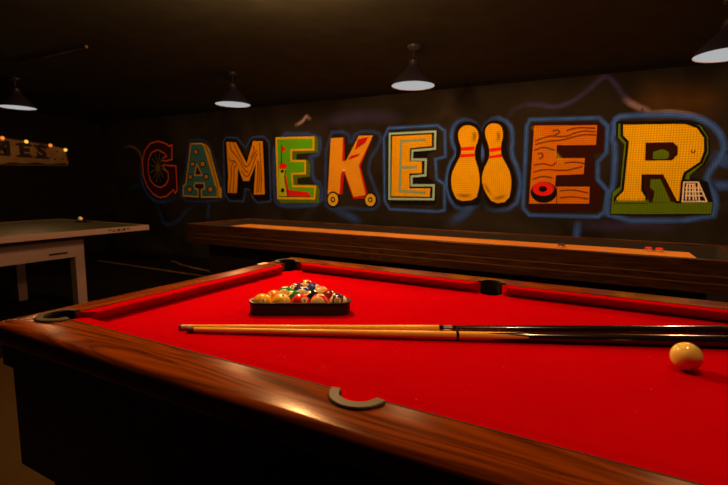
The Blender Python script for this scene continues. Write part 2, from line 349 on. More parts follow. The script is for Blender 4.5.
  ('p','drop_edge','black',2,[(-3.504,1.765),(-3.289,1.752),(-3.115,1.508),(-3.03,1.755),(-2.805,1.746),(-2.747,1.643),(-2.729,0.966),(-2.941,0.951),(-3.034,1.012),(-3.076,1.103),(-3.19,1.102),(-3.223,0.955),(-3.428,0.95),(-3.515,1.032)],0),
  ('p','face','orangewood',3,[(-3.481,1.741),(-3.307,1.724),(-3.117,1.441),(-2.997,1.733),(-2.833,1.723),(-2.811,1.027),(-3.003,1.019),(-2.956,1.432),(-3.085,1.203),(-3.187,1.202),(-3.275,1.384),(-3.313,1.035),(-3.485,1.037),(-3.461,1.256)],0),
  ('s','grain','brown',4,[(-3.414,1.723),(-3.403,1.621),(-3.29,1.543),(-3.14,1.319),(-3.084,1.329)],0.015,0,2,0),
  ('s','grain','brown',4,[(-3.356,1.721),(-3.26,1.574),(-3.139,1.361),(-3.038,1.465),(-2.938,1.608)],0.015,0,2,0),
  ('s','grain','brown',4,[(-3.443,1.515),(-3.395,1.46),(-3.35,1.491),(-3.294,1.427)],0.015,0,2,0),
  ('s','grain','brown',4,[(-3.448,1.048),(-3.402,1.256),(-3.406,1.407),(-3.336,1.47)],0.015,0,2,0),
  ('s','grain','brown',4,[(-3.38,1.043),(-3.352,1.256),(-3.359,1.385),(-3.294,1.416)],0.015,0,2,0),
  ('s','grain','brown',4,[(-3.211,1.341),(-3.142,1.255),(-3.071,1.277),(-2.954,1.526),(-2.925,1.566)],0.015,0,2,0),
  ('s','grain','brown',4,[(-2.953,1.045),(-2.919,1.297),(-2.928,1.484)],0.015,0,2,0),
  ('s','grain','brown',4,[(-2.878,1.047),(-2.857,1.255),(-2.877,1.565),(-2.881,1.708)],0.015,0,2,0),
  ('s','grain','brown',4,[(-2.917,1.056),(-2.89,1.255),(-2.901,1.463)],0.015,0,2,0),
  ('s','grain','brown',4,[(-2.991,1.671),(-2.973,1.609),(-3.037,1.507)],0.015,0,2,0),
  ('s','airbrushed_outline','blue',1,[(-3.541,1.743),(-3.485,1.805),(-3.282,1.786),(-3.13,1.644),(-3.058,1.746),(-2.988,1.784),(-2.812,1.783),(-2.724,1.713),(-2.714,0.935),(-2.942,0.906),(-3.037,0.991),(-3.049,1.076),(-3.147,1.102),(-3.19,0.923),(-3.459,0.923),(-3.545,1.032),(-3.541,1.743)],0.023,0,0,0.5),
 ]),
 ('painted_letter', 'green letter E outlined in yellow with a mini golf flag and red cap', [
  ('s','airbrushed_outline','blue',1,[(-2.639,1.807),(-1.928,1.776),(-1.929,1.536),(-2.084,1.508),(-2.046,1.454),(-2.039,1.219),(-1.904,1.176),(-1.9,0.92),(-2.305,0.882),(-2.587,0.889),(-2.655,0.99),(-2.639,1.807)],0.053,0,1,0.38),
  ('p','drop_edge','greenshade',2,[(-2.617,1.769),(-1.974,1.75),(-1.954,1.683),(-1.96,1.557),(-2.284,1.544),(-2.285,1.469),(-2.098,1.465),(-2.072,1.411),(-2.078,1.262),(-2.274,1.24),(-2.269,1.163),(-1.956,1.159),(-1.93,1.091),(-1.944,0.936),(-2.544,0.913),(-2.6,0.968)],0),
  ('p','face','green',3,[(-2.6,1.751),(-2.018,1.738),(-2.019,1.591),(-2.36,1.594),(-2.362,1.459),(-2.146,1.455),(-2.147,1.3),(-2.355,1.295),(-2.344,1.141),(-1.995,1.137),(-2.009,0.988),(-2.586,0.98)],0),
  ('p','green_snake','lime',4,[(-2.568,1.363),(-2.455,1.355),(-2.482,1.24),(-2.443,1.006),(-2.568,1.003)],0),
  ('p','red_cap','red',5,[(-2.432,1.394),(-2.434,1.384),(-2.441,1.375),(-2.452,1.367),(-2.466,1.36),(-2.482,1.357),(-2.5,1.355),(-2.517,1.357),(-2.533,1.361),(-2.547,1.367),(-2.558,1.376),(-2.565,1.386),(-2.567,1.396),(-2.564,1.406),(-2.557,1.416),(-2.546,1.424),(-2.532,1.43),(-2.516,1.434),(-2.498,1.435),(-2.481,1.433),(-2.465,1.429),(-2.451,1.423),(-2.44,1.414),(-2.434,1.405)],0),
  ('p','dark_dot','black',5,[(-2.483,1.329),(-2.484,1.323),(-2.487,1.319),(-2.492,1.314),(-2.497,1.311),(-2.504,1.309),(-2.512,1.309),(-2.519,1.309),(-2.526,1.311),(-2.532,1.315),(-2.536,1.319),(-2.539,1.324),(-2.54,1.329),(-2.539,1.334),(-2.536,1.339),(-2.531,1.343),(-2.525,1.346),(-2.518,1.348),(-2.511,1.349),(-2.504,1.348),(-2.497,1.346),(-2.491,1.343),(-2.487,1.339),(-2.484,1.334)],0),
  ('p','dark_dot','black',5,[(-2.478,1.083),(-2.48,1.076),(-2.483,1.069),(-2.488,1.063),(-2.494,1.058),(-2.502,1.055),(-2.51,1.054),(-2.518,1.055),(-2.526,1.057),(-2.532,1.062),(-2.537,1.068),(-2.54,1.075),(-2.541,1.083),(-2.54,1.09),(-2.536,1.097),(-2.531,1.103),(-2.525,1.108),(-2.517,1.111),(-2.509,1.112),(-2.501,1.111),(-2.494,1.108),(-2.487,1.104),(-2.482,1.098),(-2.479,1.091)],0),
  ('p','red_carpet','red',4,[(-2.472,1.324),(-2.434,1.218),(-2.414,1.095),(-2.1,1.067),(-2.056,1.013),(-2.443,1.012),(-2.458,1.151),(-2.484,1.251)],0),
  ('s','snake_line','black',5,[(-2.455,1.35),(-2.482,1.24),(-2.436,1.117),(-2.42,1.006)],0.011,0,1,0),
  ('s','snake_line','black',5,[(-2.568,1.003),(-2.061,1.009)],0.009,0,0,0),
  ('s','flag_pole','black',5,[(-2.517,1.671),(-2.524,1.418)],0.013,0,0,0),
  ('p','flag','red',5,[(-2.512,1.651),(-2.426,1.609),(-2.513,1.572)],0),
  ('s','outline','yellow',6,[(-2.6,1.751),(-2.018,1.738),(-2.019,1.591),(-2.36,1.594),(-2.362,1.459),(-2.146,1.455),(-2.147,1.3),(-2.355,1.295),(-2.344,1.141),(-1.995,1.137),(-2.009,0.988),(-2.586,0.98)],0.026,1,0,0),
 ]),
 ('painted_letter', 'orange letter K standing on two gold wheels with red stripes', [
  ('s','airbrushed_outline','blue',1,[(-1.832,1.789),(-1.526,1.786),(-1.499,1.631),(-1.423,1.781),(-1.126,1.767),(-1.088,1.66),(-1.28,1.396),(-1.165,1.123),(-1.101,0.992),(-1.136,0.893),(-1.286,0.876),(-1.573,0.89),(-1.763,0.849),(-1.86,0.928),(-1.832,1.789)],0.04,0,1,0.28),
  ('p','drop_edge','darkred',2,[(-1.769,1.719),(-1.583,1.723),(-1.573,1.456),(-1.55,1.455),(-1.385,1.732),(-1.198,1.728),(-1.358,1.382),(-1.258,1.044),(-1.273,1.006),(-1.452,0.998),(-1.58,1.303),(-1.606,1.049),(-1.813,1.041)],0),
  ('p','face','orange2',3,[(-1.769,1.719),(-1.599,1.719),(-1.608,1.443),(-1.555,1.442),(-1.385,1.732),(-1.198,1.728),(-1.381,1.391),(-1.286,1.046),(-1.447,1.02),(-1.581,1.344),(-1.623,1.295),(-1.646,1.053),(-1.813,1.046)],0),
  ('p','red_stripe','darkred',4,[(-1.397,1.689),(-1.254,1.715),(-1.296,1.646),(-1.434,1.57)],0),
  ('p','red_stripe','darkred',4,[(-1.485,1.505),(-1.362,1.529),(-1.39,1.496),(-1.529,1.453)],0),
  ('p','wheel_rim','black',4,[(-1.643,0.984),(-1.646,0.959),(-1.655,0.935),(-1.67,0.914),(-1.689,0.897),(-1.711,0.887),(-1.735,0.882),(-1.759,0.885),(-1.782,0.894),(-1.802,0.91),(-1.817,0.93),(-1.826,0.954),(-1.829,0.98),(-1.826,1.006),(-1.817,1.03),(-1.802,1.051),(-1.782,1.068),(-1.76,1.078),(-1.736,1.082),(-1.712,1.079),(-1.689,1.069),(-1.67,1.054),(-1.655,1.033),(-1.646,1.01)],0),
  ('p','wheel','gold2',5,[(-1.662,0.984),(-1.664,0.964),(-1.672,0.944),(-1.683,0.928),(-1.698,0.915),(-1.716,0.907),(-1.735,0.903),(-1.754,0.905),(-1.772,0.913),(-1.788,0.925),(-1.8,0.941),(-1.807,0.96),(-1.81,0.981),(-1.807,1.001),(-1.8,1.02),(-1.788,1.037),(-1.773,1.05),(-1.755,1.058),(-1.736,1.061),(-1.716,1.058),(-1.699,1.051),(-1.684,1.039),(-1.672,1.023),(-1.664,1.004)],0),
  ('p','wheel_ring','black',6,[(-1.702,0.983),(-1.703,0.974),(-1.707,0.965),(-1.712,0.958),(-1.719,0.952),(-1.727,0.948),(-1.735,0.947),(-1.744,0.948),(-1.752,0.951),(-1.759,0.957),(-1.764,0.964),(-1.768,0.972),(-1.769,0.981),(-1.768,0.991),(-1.764,0.999),(-1.759,1.007),(-1.752,1.013),(-1.744,1.016),(-1.735,1.018),(-1.727,1.017),(-1.719,1.013),(-1.712,1.008),(-1.707,1.001),(-1.703,0.992)],0),
  ('p','hub','gold2',7,[(-1.719,0.983),(-1.72,0.978),(-1.721,0.974),(-1.724,0.97),(-1.727,0.967),(-1.731,0.966),(-1.735,0.965),(-1.74,0.965),(-1.744,0.967),(-1.747,0.97),(-1.749,0.973),(-1.751,0.977),(-1.752,0.982),(-1.751,0.986),(-1.75,0.991),(-1.747,0.994),(-1.744,0.997),(-1.74,0.999),(-1.735,1.0),(-1.731,0.999),(-1.727,0.997),(-1.724,0.995),(-1.721,0.991),(-1.72,0.987)],0),
  ('p','wheel_rim','black',4,[(-1.135,0.992),(-1.138,0.968),(-1.146,0.946),(-1.159,0.927),(-1.176,0.912),(-1.197,0.903),(-1.219,0.899),(-1.241,0.901),(-1.261,0.91),(-1.279,0.924),(-1.293,0.942),(-1.302,0.964),(-1.305,0.988),(-1.303,1.011),(-1.294,1.034),(-1.281,1.053),(-1.263,1.067),(-1.243,1.077),(-1.221,1.08),(-1.199,1.078),(-1.179,1.069),(-1.161,1.055),(-1.147,1.036),(-1.139,1.015)],0),
  ('p','wheel','gold2',5,[(-1.153,0.991),(-1.155,0.973),(-1.161,0.956),(-1.171,0.941),(-1.185,0.929),(-1.201,0.922),(-1.219,0.919),(-1.236,0.921),(-1.253,0.927),(-1.267,0.938),(-1.278,0.953),(-1.285,0.97),(-1.288,0.988),(-1.286,1.007),(-1.279,1.024),(-1.268,1.039),(-1.254,1.05),(-1.238,1.058),(-1.221,1.06),(-1.203,1.058),(-1.187,1.052),(-1.173,1.041),(-1.162,1.026),(-1.155,1.009)],0),
  ('p','wheel_ring','black',6,[(-1.189,0.99),(-1.19,0.982),(-1.193,0.974),(-1.198,0.968),(-1.204,0.962),(-1.211,0.959),(-1.219,0.958),(-1.227,0.959),(-1.235,0.962),(-1.241,0.967),(-1.246,0.973),(-1.249,0.981),(-1.25,0.989),(-1.249,0.997),(-1.246,1.005),(-1.242,1.012),(-1.235,1.017),(-1.228,1.02),(-1.22,1.022),(-1.212,1.021),(-1.205,1.018),(-1.199,1.013),(-1.194,1.006),(-1.191,0.999)],0),
  ('p','hub','gold2',7,[(-1.205,0.99),(-1.205,0.986),(-1.207,0.982),(-1.209,0.979),(-1.212,0.976),(-1.216,0.975),(-1.22,0.974),(-1.223,0.975),(-1.227,0.976),(-1.23,0.978),(-1.233,0.982),(-1.234,0.985),(-1.235,0.989),(-1.234,0.993),(-1.233,0.997),(-1.23,1.0),(-1.227,1.003),(-1.224,1.005),(-1.22,1.005),(-1.216,1.005),(-1.213,1.003),(-1.209,1.001),(-1.207,0.998),(-1.206,0.994)],0),
  ('p','rivet','cream',5,[(-1.567,1.337),(-1.568,1.334),(-1.57,1.33),(-1.572,1.328),(-1.575,1.325),(-1.579,1.324),(-1.583,1.324),(-1.587,1.324),(-1.591,1.326),(-1.594,1.328),(-1.597,1.331),(-1.599,1.334),(-1.599,1.337),(-1.599,1.341),(-1.597,1.344),(-1.595,1.347),(-1.591,1.349),(-1.587,1.35),(-1.583,1.351),(-1.579,1.35),(-1.575,1.349),(-1.572,1.347),(-1.57,1.344),(-1.568,1.341)],0),
 ]),
 ('painted_letter', 'orange letter E with pale teal outline and teal inner line', [
  ('s','airbrushed_outline','blue',1,[(-1.06,1.695),(-1.007,1.798),(-0.431,1.797),(-0.346,1.737),(-0.332,1.469),(-0.441,1.444),(-0.421,1.233),(-0.331,1.177),(-0.321,0.901),(-0.401,0.883),(-0.97,0.89),(-1.037,0.979),(-1.06,1.695)],0.031,0,0,0.75),
  ('p','drop_edge','black',2,[(-0.997,1.753),(-0.429,1.752),(-0.418,1.544),(-0.533,1.505),(-0.514,1.25),(-0.422,1.176),(-0.418,0.99),(-0.448,0.951),(-0.946,0.948),(-0.992,1.014)],0),
  ('p','face','orange',3,[(-0.957,1.708),(-0.488,1.709),(-0.486,1.584),(-0.738,1.57),(-0.739,1.428),(-0.594,1.422),(-0.591,1.297),(-0.74,1.294),(-0.731,1.13),(-0.488,1.133),(-0.492,1.04),(-0.953,1.038)],0),
  ('s','outline','paleteal',4,[(-0.986,1.736),(-0.451,1.736),(-0.449,1.555),(-0.707,1.542),(-0.711,1.445),(-0.549,1.442),(-0.549,1.272),(-0.711,1.261),(-0.709,1.163),(-0.45,1.165),(-0.45,1.015),(-0.977,1.008)],0.024,1,0,0),
  ('s','inner_line','teal2',4,[(-0.56,1.653),(-0.844,1.649),(-0.849,1.1),(-0.543,1.082)],0.029,0,0,0),
  ('s','inner_line','teal2',4,[(-0.837,1.36),(-0.651,1.362)],0.029,0,0,0),
 ]),
 ('painted_pin', 'left of the two orange bowling pins with red neck bands', [
  ('s','airbrushed_outline','blue',1,[(0.044,1.624),(0.004,1.778),(-0.123,1.851),(-0.237,1.818),(-0.279,1.704),(-0.256,1.59),(-0.201,1.498),(-0.287,1.386),(-0.318,1.179),(-0.267,1.017),(-0.179,0.914),(0.029,0.933),(0.082,1.013)],0.038,0,1,0.75),
  ('p','backing','black',2,[(-0.099,1.828),(0.015,1.778),(0.054,1.667),(0.039,1.492),(0.061,1.337),(0.075,1.025),(0.028,0.96),(-0.181,0.949),(-0.268,1.052),(-0.3,1.202),(-0.279,1.363),(-0.201,1.498),(-0.242,1.657),(-0.224,1.79)],1),
  ('p','face','orange3',3,[(-0.097,1.788),(-0.017,1.753),(0.013,1.691),(0.011,1.625),(-0.015,1.56),(-0.022,1.494),(-0.01,1.427),(0.03,1.326),(0.044,1.215),(0.039,1.136),(0.014,1.019),(-0.171,1.0),(-0.233,1.087),(-0.261,1.202),(-0.253,1.294),(-0.209,1.396),(-0.165,1.475),(-0.161,1.553),(-0.192,1.633),(-0.205,1.711),(-0.17,1.77)],1),
  ('p','band','red',4,[(-0.164,1.56),(-0.02,1.567),(-0.023,1.529),(-0.16,1.524)],0),
  ('p','band','red',4,[(-0.164,1.491),(-0.022,1.494),(-0.018,1.46),(-0.172,1.457)],0),
  ('s','brush_contour','brown',4,[(-0.038,1.726),(-0.025,1.67),(-0.044,1.605)],0.036,0,1,0.5),
  ('s','brush_contour','brown',4,[(-0.197,1.076),(-0.114,1.055),(-0.022,1.068)],0.031,0,1,0.5),
 ]),
 ('painted_pin', 'right of the two orange bowling pins with red neck bands', [
  ('s','airbrushed_outline','blue',1,[(0.044,1.624),(0.06,1.775),(0.165,1.855),(0.316,1.782),(0.354,1.654),(0.342,1.485),(0.424,1.313),(0.452,1.163),(0.411,0.945),(0.154,0.903),(0.082,1.013)],0.038,0,1,0.75),
  ('s','airbrushed_outline','blue',1,[(0.052,1.602),(0.063,1.492),(0.058,1.404)],0.058,0,1,0.8),
  ('p','backing','black',2,[(0.156,1.823),(0.274,1.785),(0.305,1.677),(0.293,1.486),(0.382,1.313),(0.402,1.162),(0.378,0.977),(0.186,0.938),(0.08,1.07),(0.052,1.337),(0.091,1.469),(0.043,1.646),(0.06,1.775)],1),
  ('p','face','orange3',3,[(0.157,1.791),(0.222,1.771),(0.252,1.722),(0.256,1.637),(0.239,1.563),(0.247,1.476),(0.282,1.411),(0.345,1.302),(0.363,1.183),(0.344,1.013),(0.195,0.983),(0.101,1.104),(0.062,1.226),(0.079,1.337),(0.124,1.424),(0.134,1.49),(0.117,1.577),(0.08,1.666),(0.077,1.735),(0.108,1.777)],1),
  ('p','band','red',4,[(0.125,1.538),(0.241,1.552),(0.245,1.517),(0.133,1.505)],0),
  ('p','band','red',4,[(0.133,1.468),(0.249,1.483),(0.259,1.452),(0.125,1.438)],0),
  ('s','brush_contour','brown',4,[(0.197,1.714),(0.217,1.66),(0.203,1.596)],0.031,0,1,0.5),
  ('s','brush_contour','brown',4,[(0.181,1.038),(0.257,1.046),(0.32,1.074)],0.031,0,1,0.5),
  ('s','brush_contour','brown',4,[(0.085,1.204),(0.121,1.137),(0.18,1.06)],0.027,0,1,0.4),
 ]),
 ('painted_letter', 'letter E of orange wood planks with a red and black hockey puck', [
  ('s','airbrushed_outline','blue',1,[(0.476,1.743),(0.502,1.802),(1.097,1.783),(1.168,1.706),(1.174,1.469),(1.111,1.39),(1.121,1.233),(1.209,1.129),(1.199,0.939),(1.145,0.89),(0.548,0.882),(0.484,0.948),(0.476,1.743)],0.034,0,0,0.75),
  ('p','drop_edge','darkmaroon',2,[(0.526,1.766),(1.099,1.747),(1.148,1.677),(1.154,1.482),(1.068,1.464),(1.081,1.411),(1.094,1.223),(1.158,1.16),(1.167,0.981),(1.122,0.937),(0.579,0.917),(0.517,0.979)],0),
  ('s','blue_inner_line','blue',3,[(0.809,1.47),(1.174,1.469)],0.03,0,0,0.75),
  ('s','blue_inner_line','blue',3,[(0.822,1.193),(1.124,1.2)],0.03,0,0,0.75),
  ('p','face','orangewood2',4,[(0.544,1.744),(1.084,1.719),(1.087,1.542),(0.756,1.553),(0.757,1.432),(1.004,1.427),(1.002,1.28),(0.767,1.272),(0.763,1.162),(1.059,1.165),(1.066,1.01),(0.538,0.995)],0),
  ('s','yellow_stripe','yellow',5,[(0.522,1.749),(0.558,1.708),(0.864,1.33),(0.907,1.276)],0.037,0,0,1.0),
  ('s','grain','brown',5,[(0.562,1.597),(0.694,1.646),(0.816,1.619),(0.949,1.676),(1.079,1.66)],0.015,0,2,0),
  ('s','grain','brown',5,[(0.564,1.564),(0.677,1.592),(0.798,1.594),(0.971,1.644),(1.081,1.629)],0.015,0,2,0),
  ('s','grain','brown',5,[(0.712,1.683),(0.762,1.696),(0.777,1.667),(0.734,1.648)],0.015,0,2,0),
  ('s','grain','brown',5,[(0.59,1.475),(0.631,1.485),(0.64,1.441),(0.607,1.427)],0.015,0,2,0),
  ('s','grain','brown',5,[(0.56,1.366),(0.647,1.386),(0.732,1.353),(0.76,1.396)],0.015,0,2,0),
  ('s','grain','brown',5,[(0.56,1.299),(0.671,1.331),(0.835,1.308),(0.99,1.35)],0.015,0,2,0),
  ('s','grain','brown',5,[(0.557,1.509),(0.639,1.54),(0.743,1.504)],0.015,0,2,0),
  ('s','grain','brown',5,[(0.831,1.384),(0.929,1.393),(1.003,1.377)],0.015,0,2,0),
  ('s','grain','brown',5,[(0.806,1.123),(0.926,1.136),(1.054,1.106)],0.015,0,2,0),
  ('s','grain','brown',5,[(0.81,1.058),(0.93,1.071),(1.057,1.052)],0.015,0,2,0),
  ('s','grain','brown',5,[(0.832,1.682),(0.928,1.708),(1.071,1.691)],0.015,0,2,0),
  ('s','grain','brown',5,[(0.561,1.232),(0.654,1.265),(0.738,1.243)],0.015,0,2,0),
  ('s','plank_joint','brown',5,[(0.78,1.163),(0.789,1.002)],0.01,0,0,0),
  ('p','puck','black',6,[(0.785,1.11),(0.782,1.084),(0.772,1.059),(0.755,1.038),(0.732,1.021),(0.704,1.01),(0.673,1.006),(0.642,1.008),(0.613,1.018),(0.587,1.034),(0.566,1.055),(0.552,1.08),(0.547,1.106),(0.55,1.133),(0.56,1.158),(0.578,1.18),(0.603,1.196),(0.631,1.207),(0.662,1.21),(0.692,1.207),(0.721,1.197),(0.747,1.181),(0.766,1.16),(0.779,1.136)],0),
  ('p','puck_ring','red',7,[(0.757,1.14),(0.754,1.123),(0.746,1.107),(0.732,1.093),(0.713,1.082),(0.69,1.075),(0.665,1.073),(0.64,1.074),(0.616,1.081),(0.596,1.091),(0.579,1.105),(0.569,1.121),(0.564,1.138),(0.567,1.156),(0.576,1.172),(0.59,1.186),(0.61,1.197),(0.633,1.203),(0.658,1.206),(0.683,1.204),(0.706,1.197),(0.726,1.187),(0.742,1.173),(0.752,1.157)],0),
  ('p','puck_centre','black',8,[(0.695,1.14),(0.694,1.132),(0.691,1.125),(0.685,1.119),(0.677,1.114),(0.669,1.111),(0.659,1.11),(0.649,1.111),(0.64,1.114),(0.632,1.118),(0.625,1.124),(0.621,1.131),(0.62,1.139),(0.62,1.146),(0.624,1.153),(0.629,1.159),(0.637,1.164),(0.646,1.167),(0.656,1.168),(0.665,1.167),(0.675,1.164),(0.683,1.16),(0.689,1.154),(0.693,1.147)],0),
 ]),
 ('painted_letter', 'yellow letter R on green grass with a white football goal', [
  ('s','airbrushed_outline','blue',1,[(1.225,1.65),(1.214,1.759),(1.278,1.793),(1.755,1.771),(1.911,1.694),(2.002,1.575),(2.022,1.445),(1.919,1.265),(1.946,1.194),(2.01,1.052),(1.987,0.895),(1.223,0.856),(1.217,1.1),(1.253,1.156),(1.242,1.53),(1.211,1.586),(1.225,1.65)],0.043,0,1,0.8),
  ('p','backing','black',2,[(1.234,1.74),(1.75,1.727),(1.854,1.685),(1.912,1.588),(1.929,1.447),(1.9,1.347),(1.79,1.255),(1.936,1.214),(1.984,1.041),(1.98,0.938),(1.239,0.909),(1.24,1.122),(1.298,1.178),(1.303,1.539),(1.24,1.606)],0),
  ('p','drop_edge','grassgreen',3,[(1.251,1.722),(1.726,1.712),(1.847,1.673),(1.905,1.579),(1.916,1.448),(1.887,1.357),(1.806,1.266),(1.824,1.047),(1.981,1.047),(1.979,0.948),(1.248,0.92),(1.249,1.122),(1.307,1.168),(1.31,1.539),(1.256,1.601)],0),
  ('p','face','yellow',4,[(1.278,1.723),(1.744,1.703),(1.831,1.662),(1.885,1.579),(1.898,1.468),(1.876,1.374),(1.773,1.286),(1.76,1.214),(1.761,1.042),(1.729,1.041),(1.613,1.266),(1.471,1.266),(1.478,1.137),(1.513,1.083),(1.517,1.031),(1.276,1.025),(1.273,1.067),(1.326,1.135),(1.333,1.56),(1.286,1.615)],0),
  ('s','outline','black',4,[(1.278,1.723),(1.744,1.703),(1.831,1.662),(1.885,1.579),(1.898,1.468),(1.876,1.374),(1.773,1.286),(1.76,1.214),(1.761,1.042),(1.729,1.041),(1.613,1.266),(1.471,1.266),(1.478,1.137),(1.513,1.083),(1.517,1.031),(1.276,1.025),(1.273,1.067),(1.326,1.135),(1.333,1.56),(1.286,1.615)],0.021,1,0,0),
  ('p','counter','darkmaroon',5,[(1.47,1.55),(1.667,1.547),(1.703,1.509),(1.71,1.443),(1.674,1.394),(1.476,1.395)],0),
  ('p','counter_green','grassgreen',6,[(1.531,1.468),(1.596,1.491),(1.645,1.465),(1.649,1.423),(1.629,1.407),(1.534,1.409)],0),
  ('p','leg_gap','darkmaroon',5,[(1.472,1.264),(1.615,1.264),(1.729,1.041),(1.532,1.031),(1.524,1.088),(1.481,1.143)],0),
  ('p','leg_gap_green','grassgreen',6,[(1.531,1.234),(1.603,1.234),(1.694,1.04),(1.559,1.036),(1.57,1.127),(1.533,1.159)],0),
  ('p','goal_backing','black',5,[(1.762,1.235),(1.885,1.231),(1.951,1.046),(1.757,1.041)],0),
  ('s','goal_frame','cream',6,[(1.775,1.042),(1.771,1.21),(1.87,1.21),(1.943,1.046)],0.011,0,0,0),
  ('s','goal_frame','cream',6,[(1.798,1.057),(1.795,1.193),(1.846,1.193),(1.869,1.059)],0.011,0,0,0),
  ('s','goal_frame','cream',6,[(1.815,1.197),(1.823,1.058)],0.011,0,0,0),
  ('s','goal_frame','cream',6,[(1.834,1.197),(1.849,1.058)],0.011,0,0,0),
  ('s','goal_frame','cream',6,[(1.782,1.162),(1.887,1.163)],0.011,0,0,0),
  ('s','goal_frame','cream',6,[(1.785,1.13),(1.897,1.132)],0.011,0,0,0),
  ('s','goal_frame','cream',6,[(1.787,1.097),(1.91,1.099)],0.011,0,0,0),
  ('s','goal_frame','cream',6,[(1.767,1.046),(1.884,1.049),(1.942,1.05)],0.011,0,0,0),
  ('s','goal_frame','cream',6,[(1.87,1.21),(1.89,1.049)],0.011,0,0,0),
  ('p','grass_blades','grassgreen',5,[(1.27,1.024),(1.276,1.051),(1.283,1.025),(1.289,1.061),(1.297,1.025),(1.301,1.07),(1.31,1.025),(1.316,1.052),(1.323,1.026),(1.328,1.062),(1.336,1.026),(1.341,1.071),(1.349,1.027),(1.355,1.053),(1.362,1.027),(1.367,1.062),(1.375,1.027),(1.38,1.071),(1.388,1.028),(1.394,1.054),(1.401,1.028),(1.406,1.063),(1.414,1.028),(1.418,1.072),(1.427,1.029),(1.432,1.055),(1.44,1.029),(1.445,1.064),(1.452,1.029),(1.457,1.073),(1.465,1.03),(1.471,1.056),(1.478,1.03),(1.483,1.065),(1.491,1.03),(1.495,1.074),(1.503,1.031),(1.509,1.057),(1.516,1.031),(1.52,1.066),(1.532,1.027),(1.266,1.02)],0),
  ('s','dimple','brown',5,[(1.8,1.477),(1.805,1.457),(1.822,1.456),(1.827,1.477)],0.009,0,0,0),
 ]),
 ('airbrushed_flourish', 'blue and violet airbrushed peaks and swirls between the letters', [
  ('s','peak_line','violet',1,[(0.273,1.801),(0.355,1.938),(0.559,1.947),(0.726,1.894),(0.911,1.964),(1.026,2.068),(1.114,2.156),(1.2,2.084),(1.282,1.934),(1.444,1.818),(1.499,1.802)],0.041,0,2,0.35),
  ('s','pale_wisp','pinkwhite',1,[(1.267,1.951),(1.371,1.864),(1.485,1.809),(1.417,1.807)],0.048,0,1,0.35),
  ('s','blue_drip','blue',1,[(0.989,0.856),(0.979,0.715),(0.979,0.608)],0.055,0,1,0.75),
  ('s','orange_glow','brownglow',0,[(1.298,1.917),(1.57,1.926),(1.831,1.86),(2.018,1.773)],0.242,0,2,0.5),
  ('s','smoke_wisp','violet',0,[(0.889,0.816),(1.262,0.8),(1.434,0.842),(1.818,0.813)],0.09,0,2,0.2),
  ('s','smoke_wisp','pinkwhite',0,[(1.417,1.807),(1.684,1.802),(1.892,1.722)],0.034,0,2,0.35),
  ('s','blue_side_swirl','blue',1,[(2.0,1.329),(2.047,1.448)],0.138,0,1,0.6),
  ('s','blue_side_swirl','blue',1,[(1.937,1.208),(2.038,1.178),(2.131,1.209)],0.069,0,1,0.7),
  ('s','pale_squiggle','tan',1,[(-5.812,1.71),(-5.659,1.752),(-5.478,1.737),(-5.31,1.606),(-5.297,1.334),(-5.276,1.153)],0.036,0,2,0.5),
  ('s','blue_drip','blue',1,[(-5.049,0.929),(-4.942,0.705),(-4.862,0.505),(-4.541,0.565),(-4.338,0.771),(-4.087,0.864)],0.054,0,1,0.4),
  ('s','blue_drip','blue',1,[(-5.759,1.055),(-5.457,1.128),(-5.315,1.107)],0.054,0,1,0.25),
  ('s','blue_drip','blue',1,[(-3.848,0.913),(-3.909,0.617)],0.054,0,1,0.4),
  ('s','lightning_squiggle','pinkwhite',1,[(-2.321,1.895),(-2.184,1.936),(-2.13,2.011),(-2.079,1.96),(-2.049,1.994)],0.038,0,1,0.6),
  ('s','blue_drip','blue',1,[(0.02,1.085),(-0.075,0.876),(-0.286,0.761)],0.089,0,2,0.4),
  ('s','blue_drip','blue',1,[(-1.732,0.874),(-1.451,0.764),(-1.316,0.711)],0.089,0,2,0.4),
  ('s','violet_smoke','violet',0,[(-1.947,1.923),(-1.33,1.971),(-0.774,1.882)],0.128,0,2,0.18),
 ]),
]

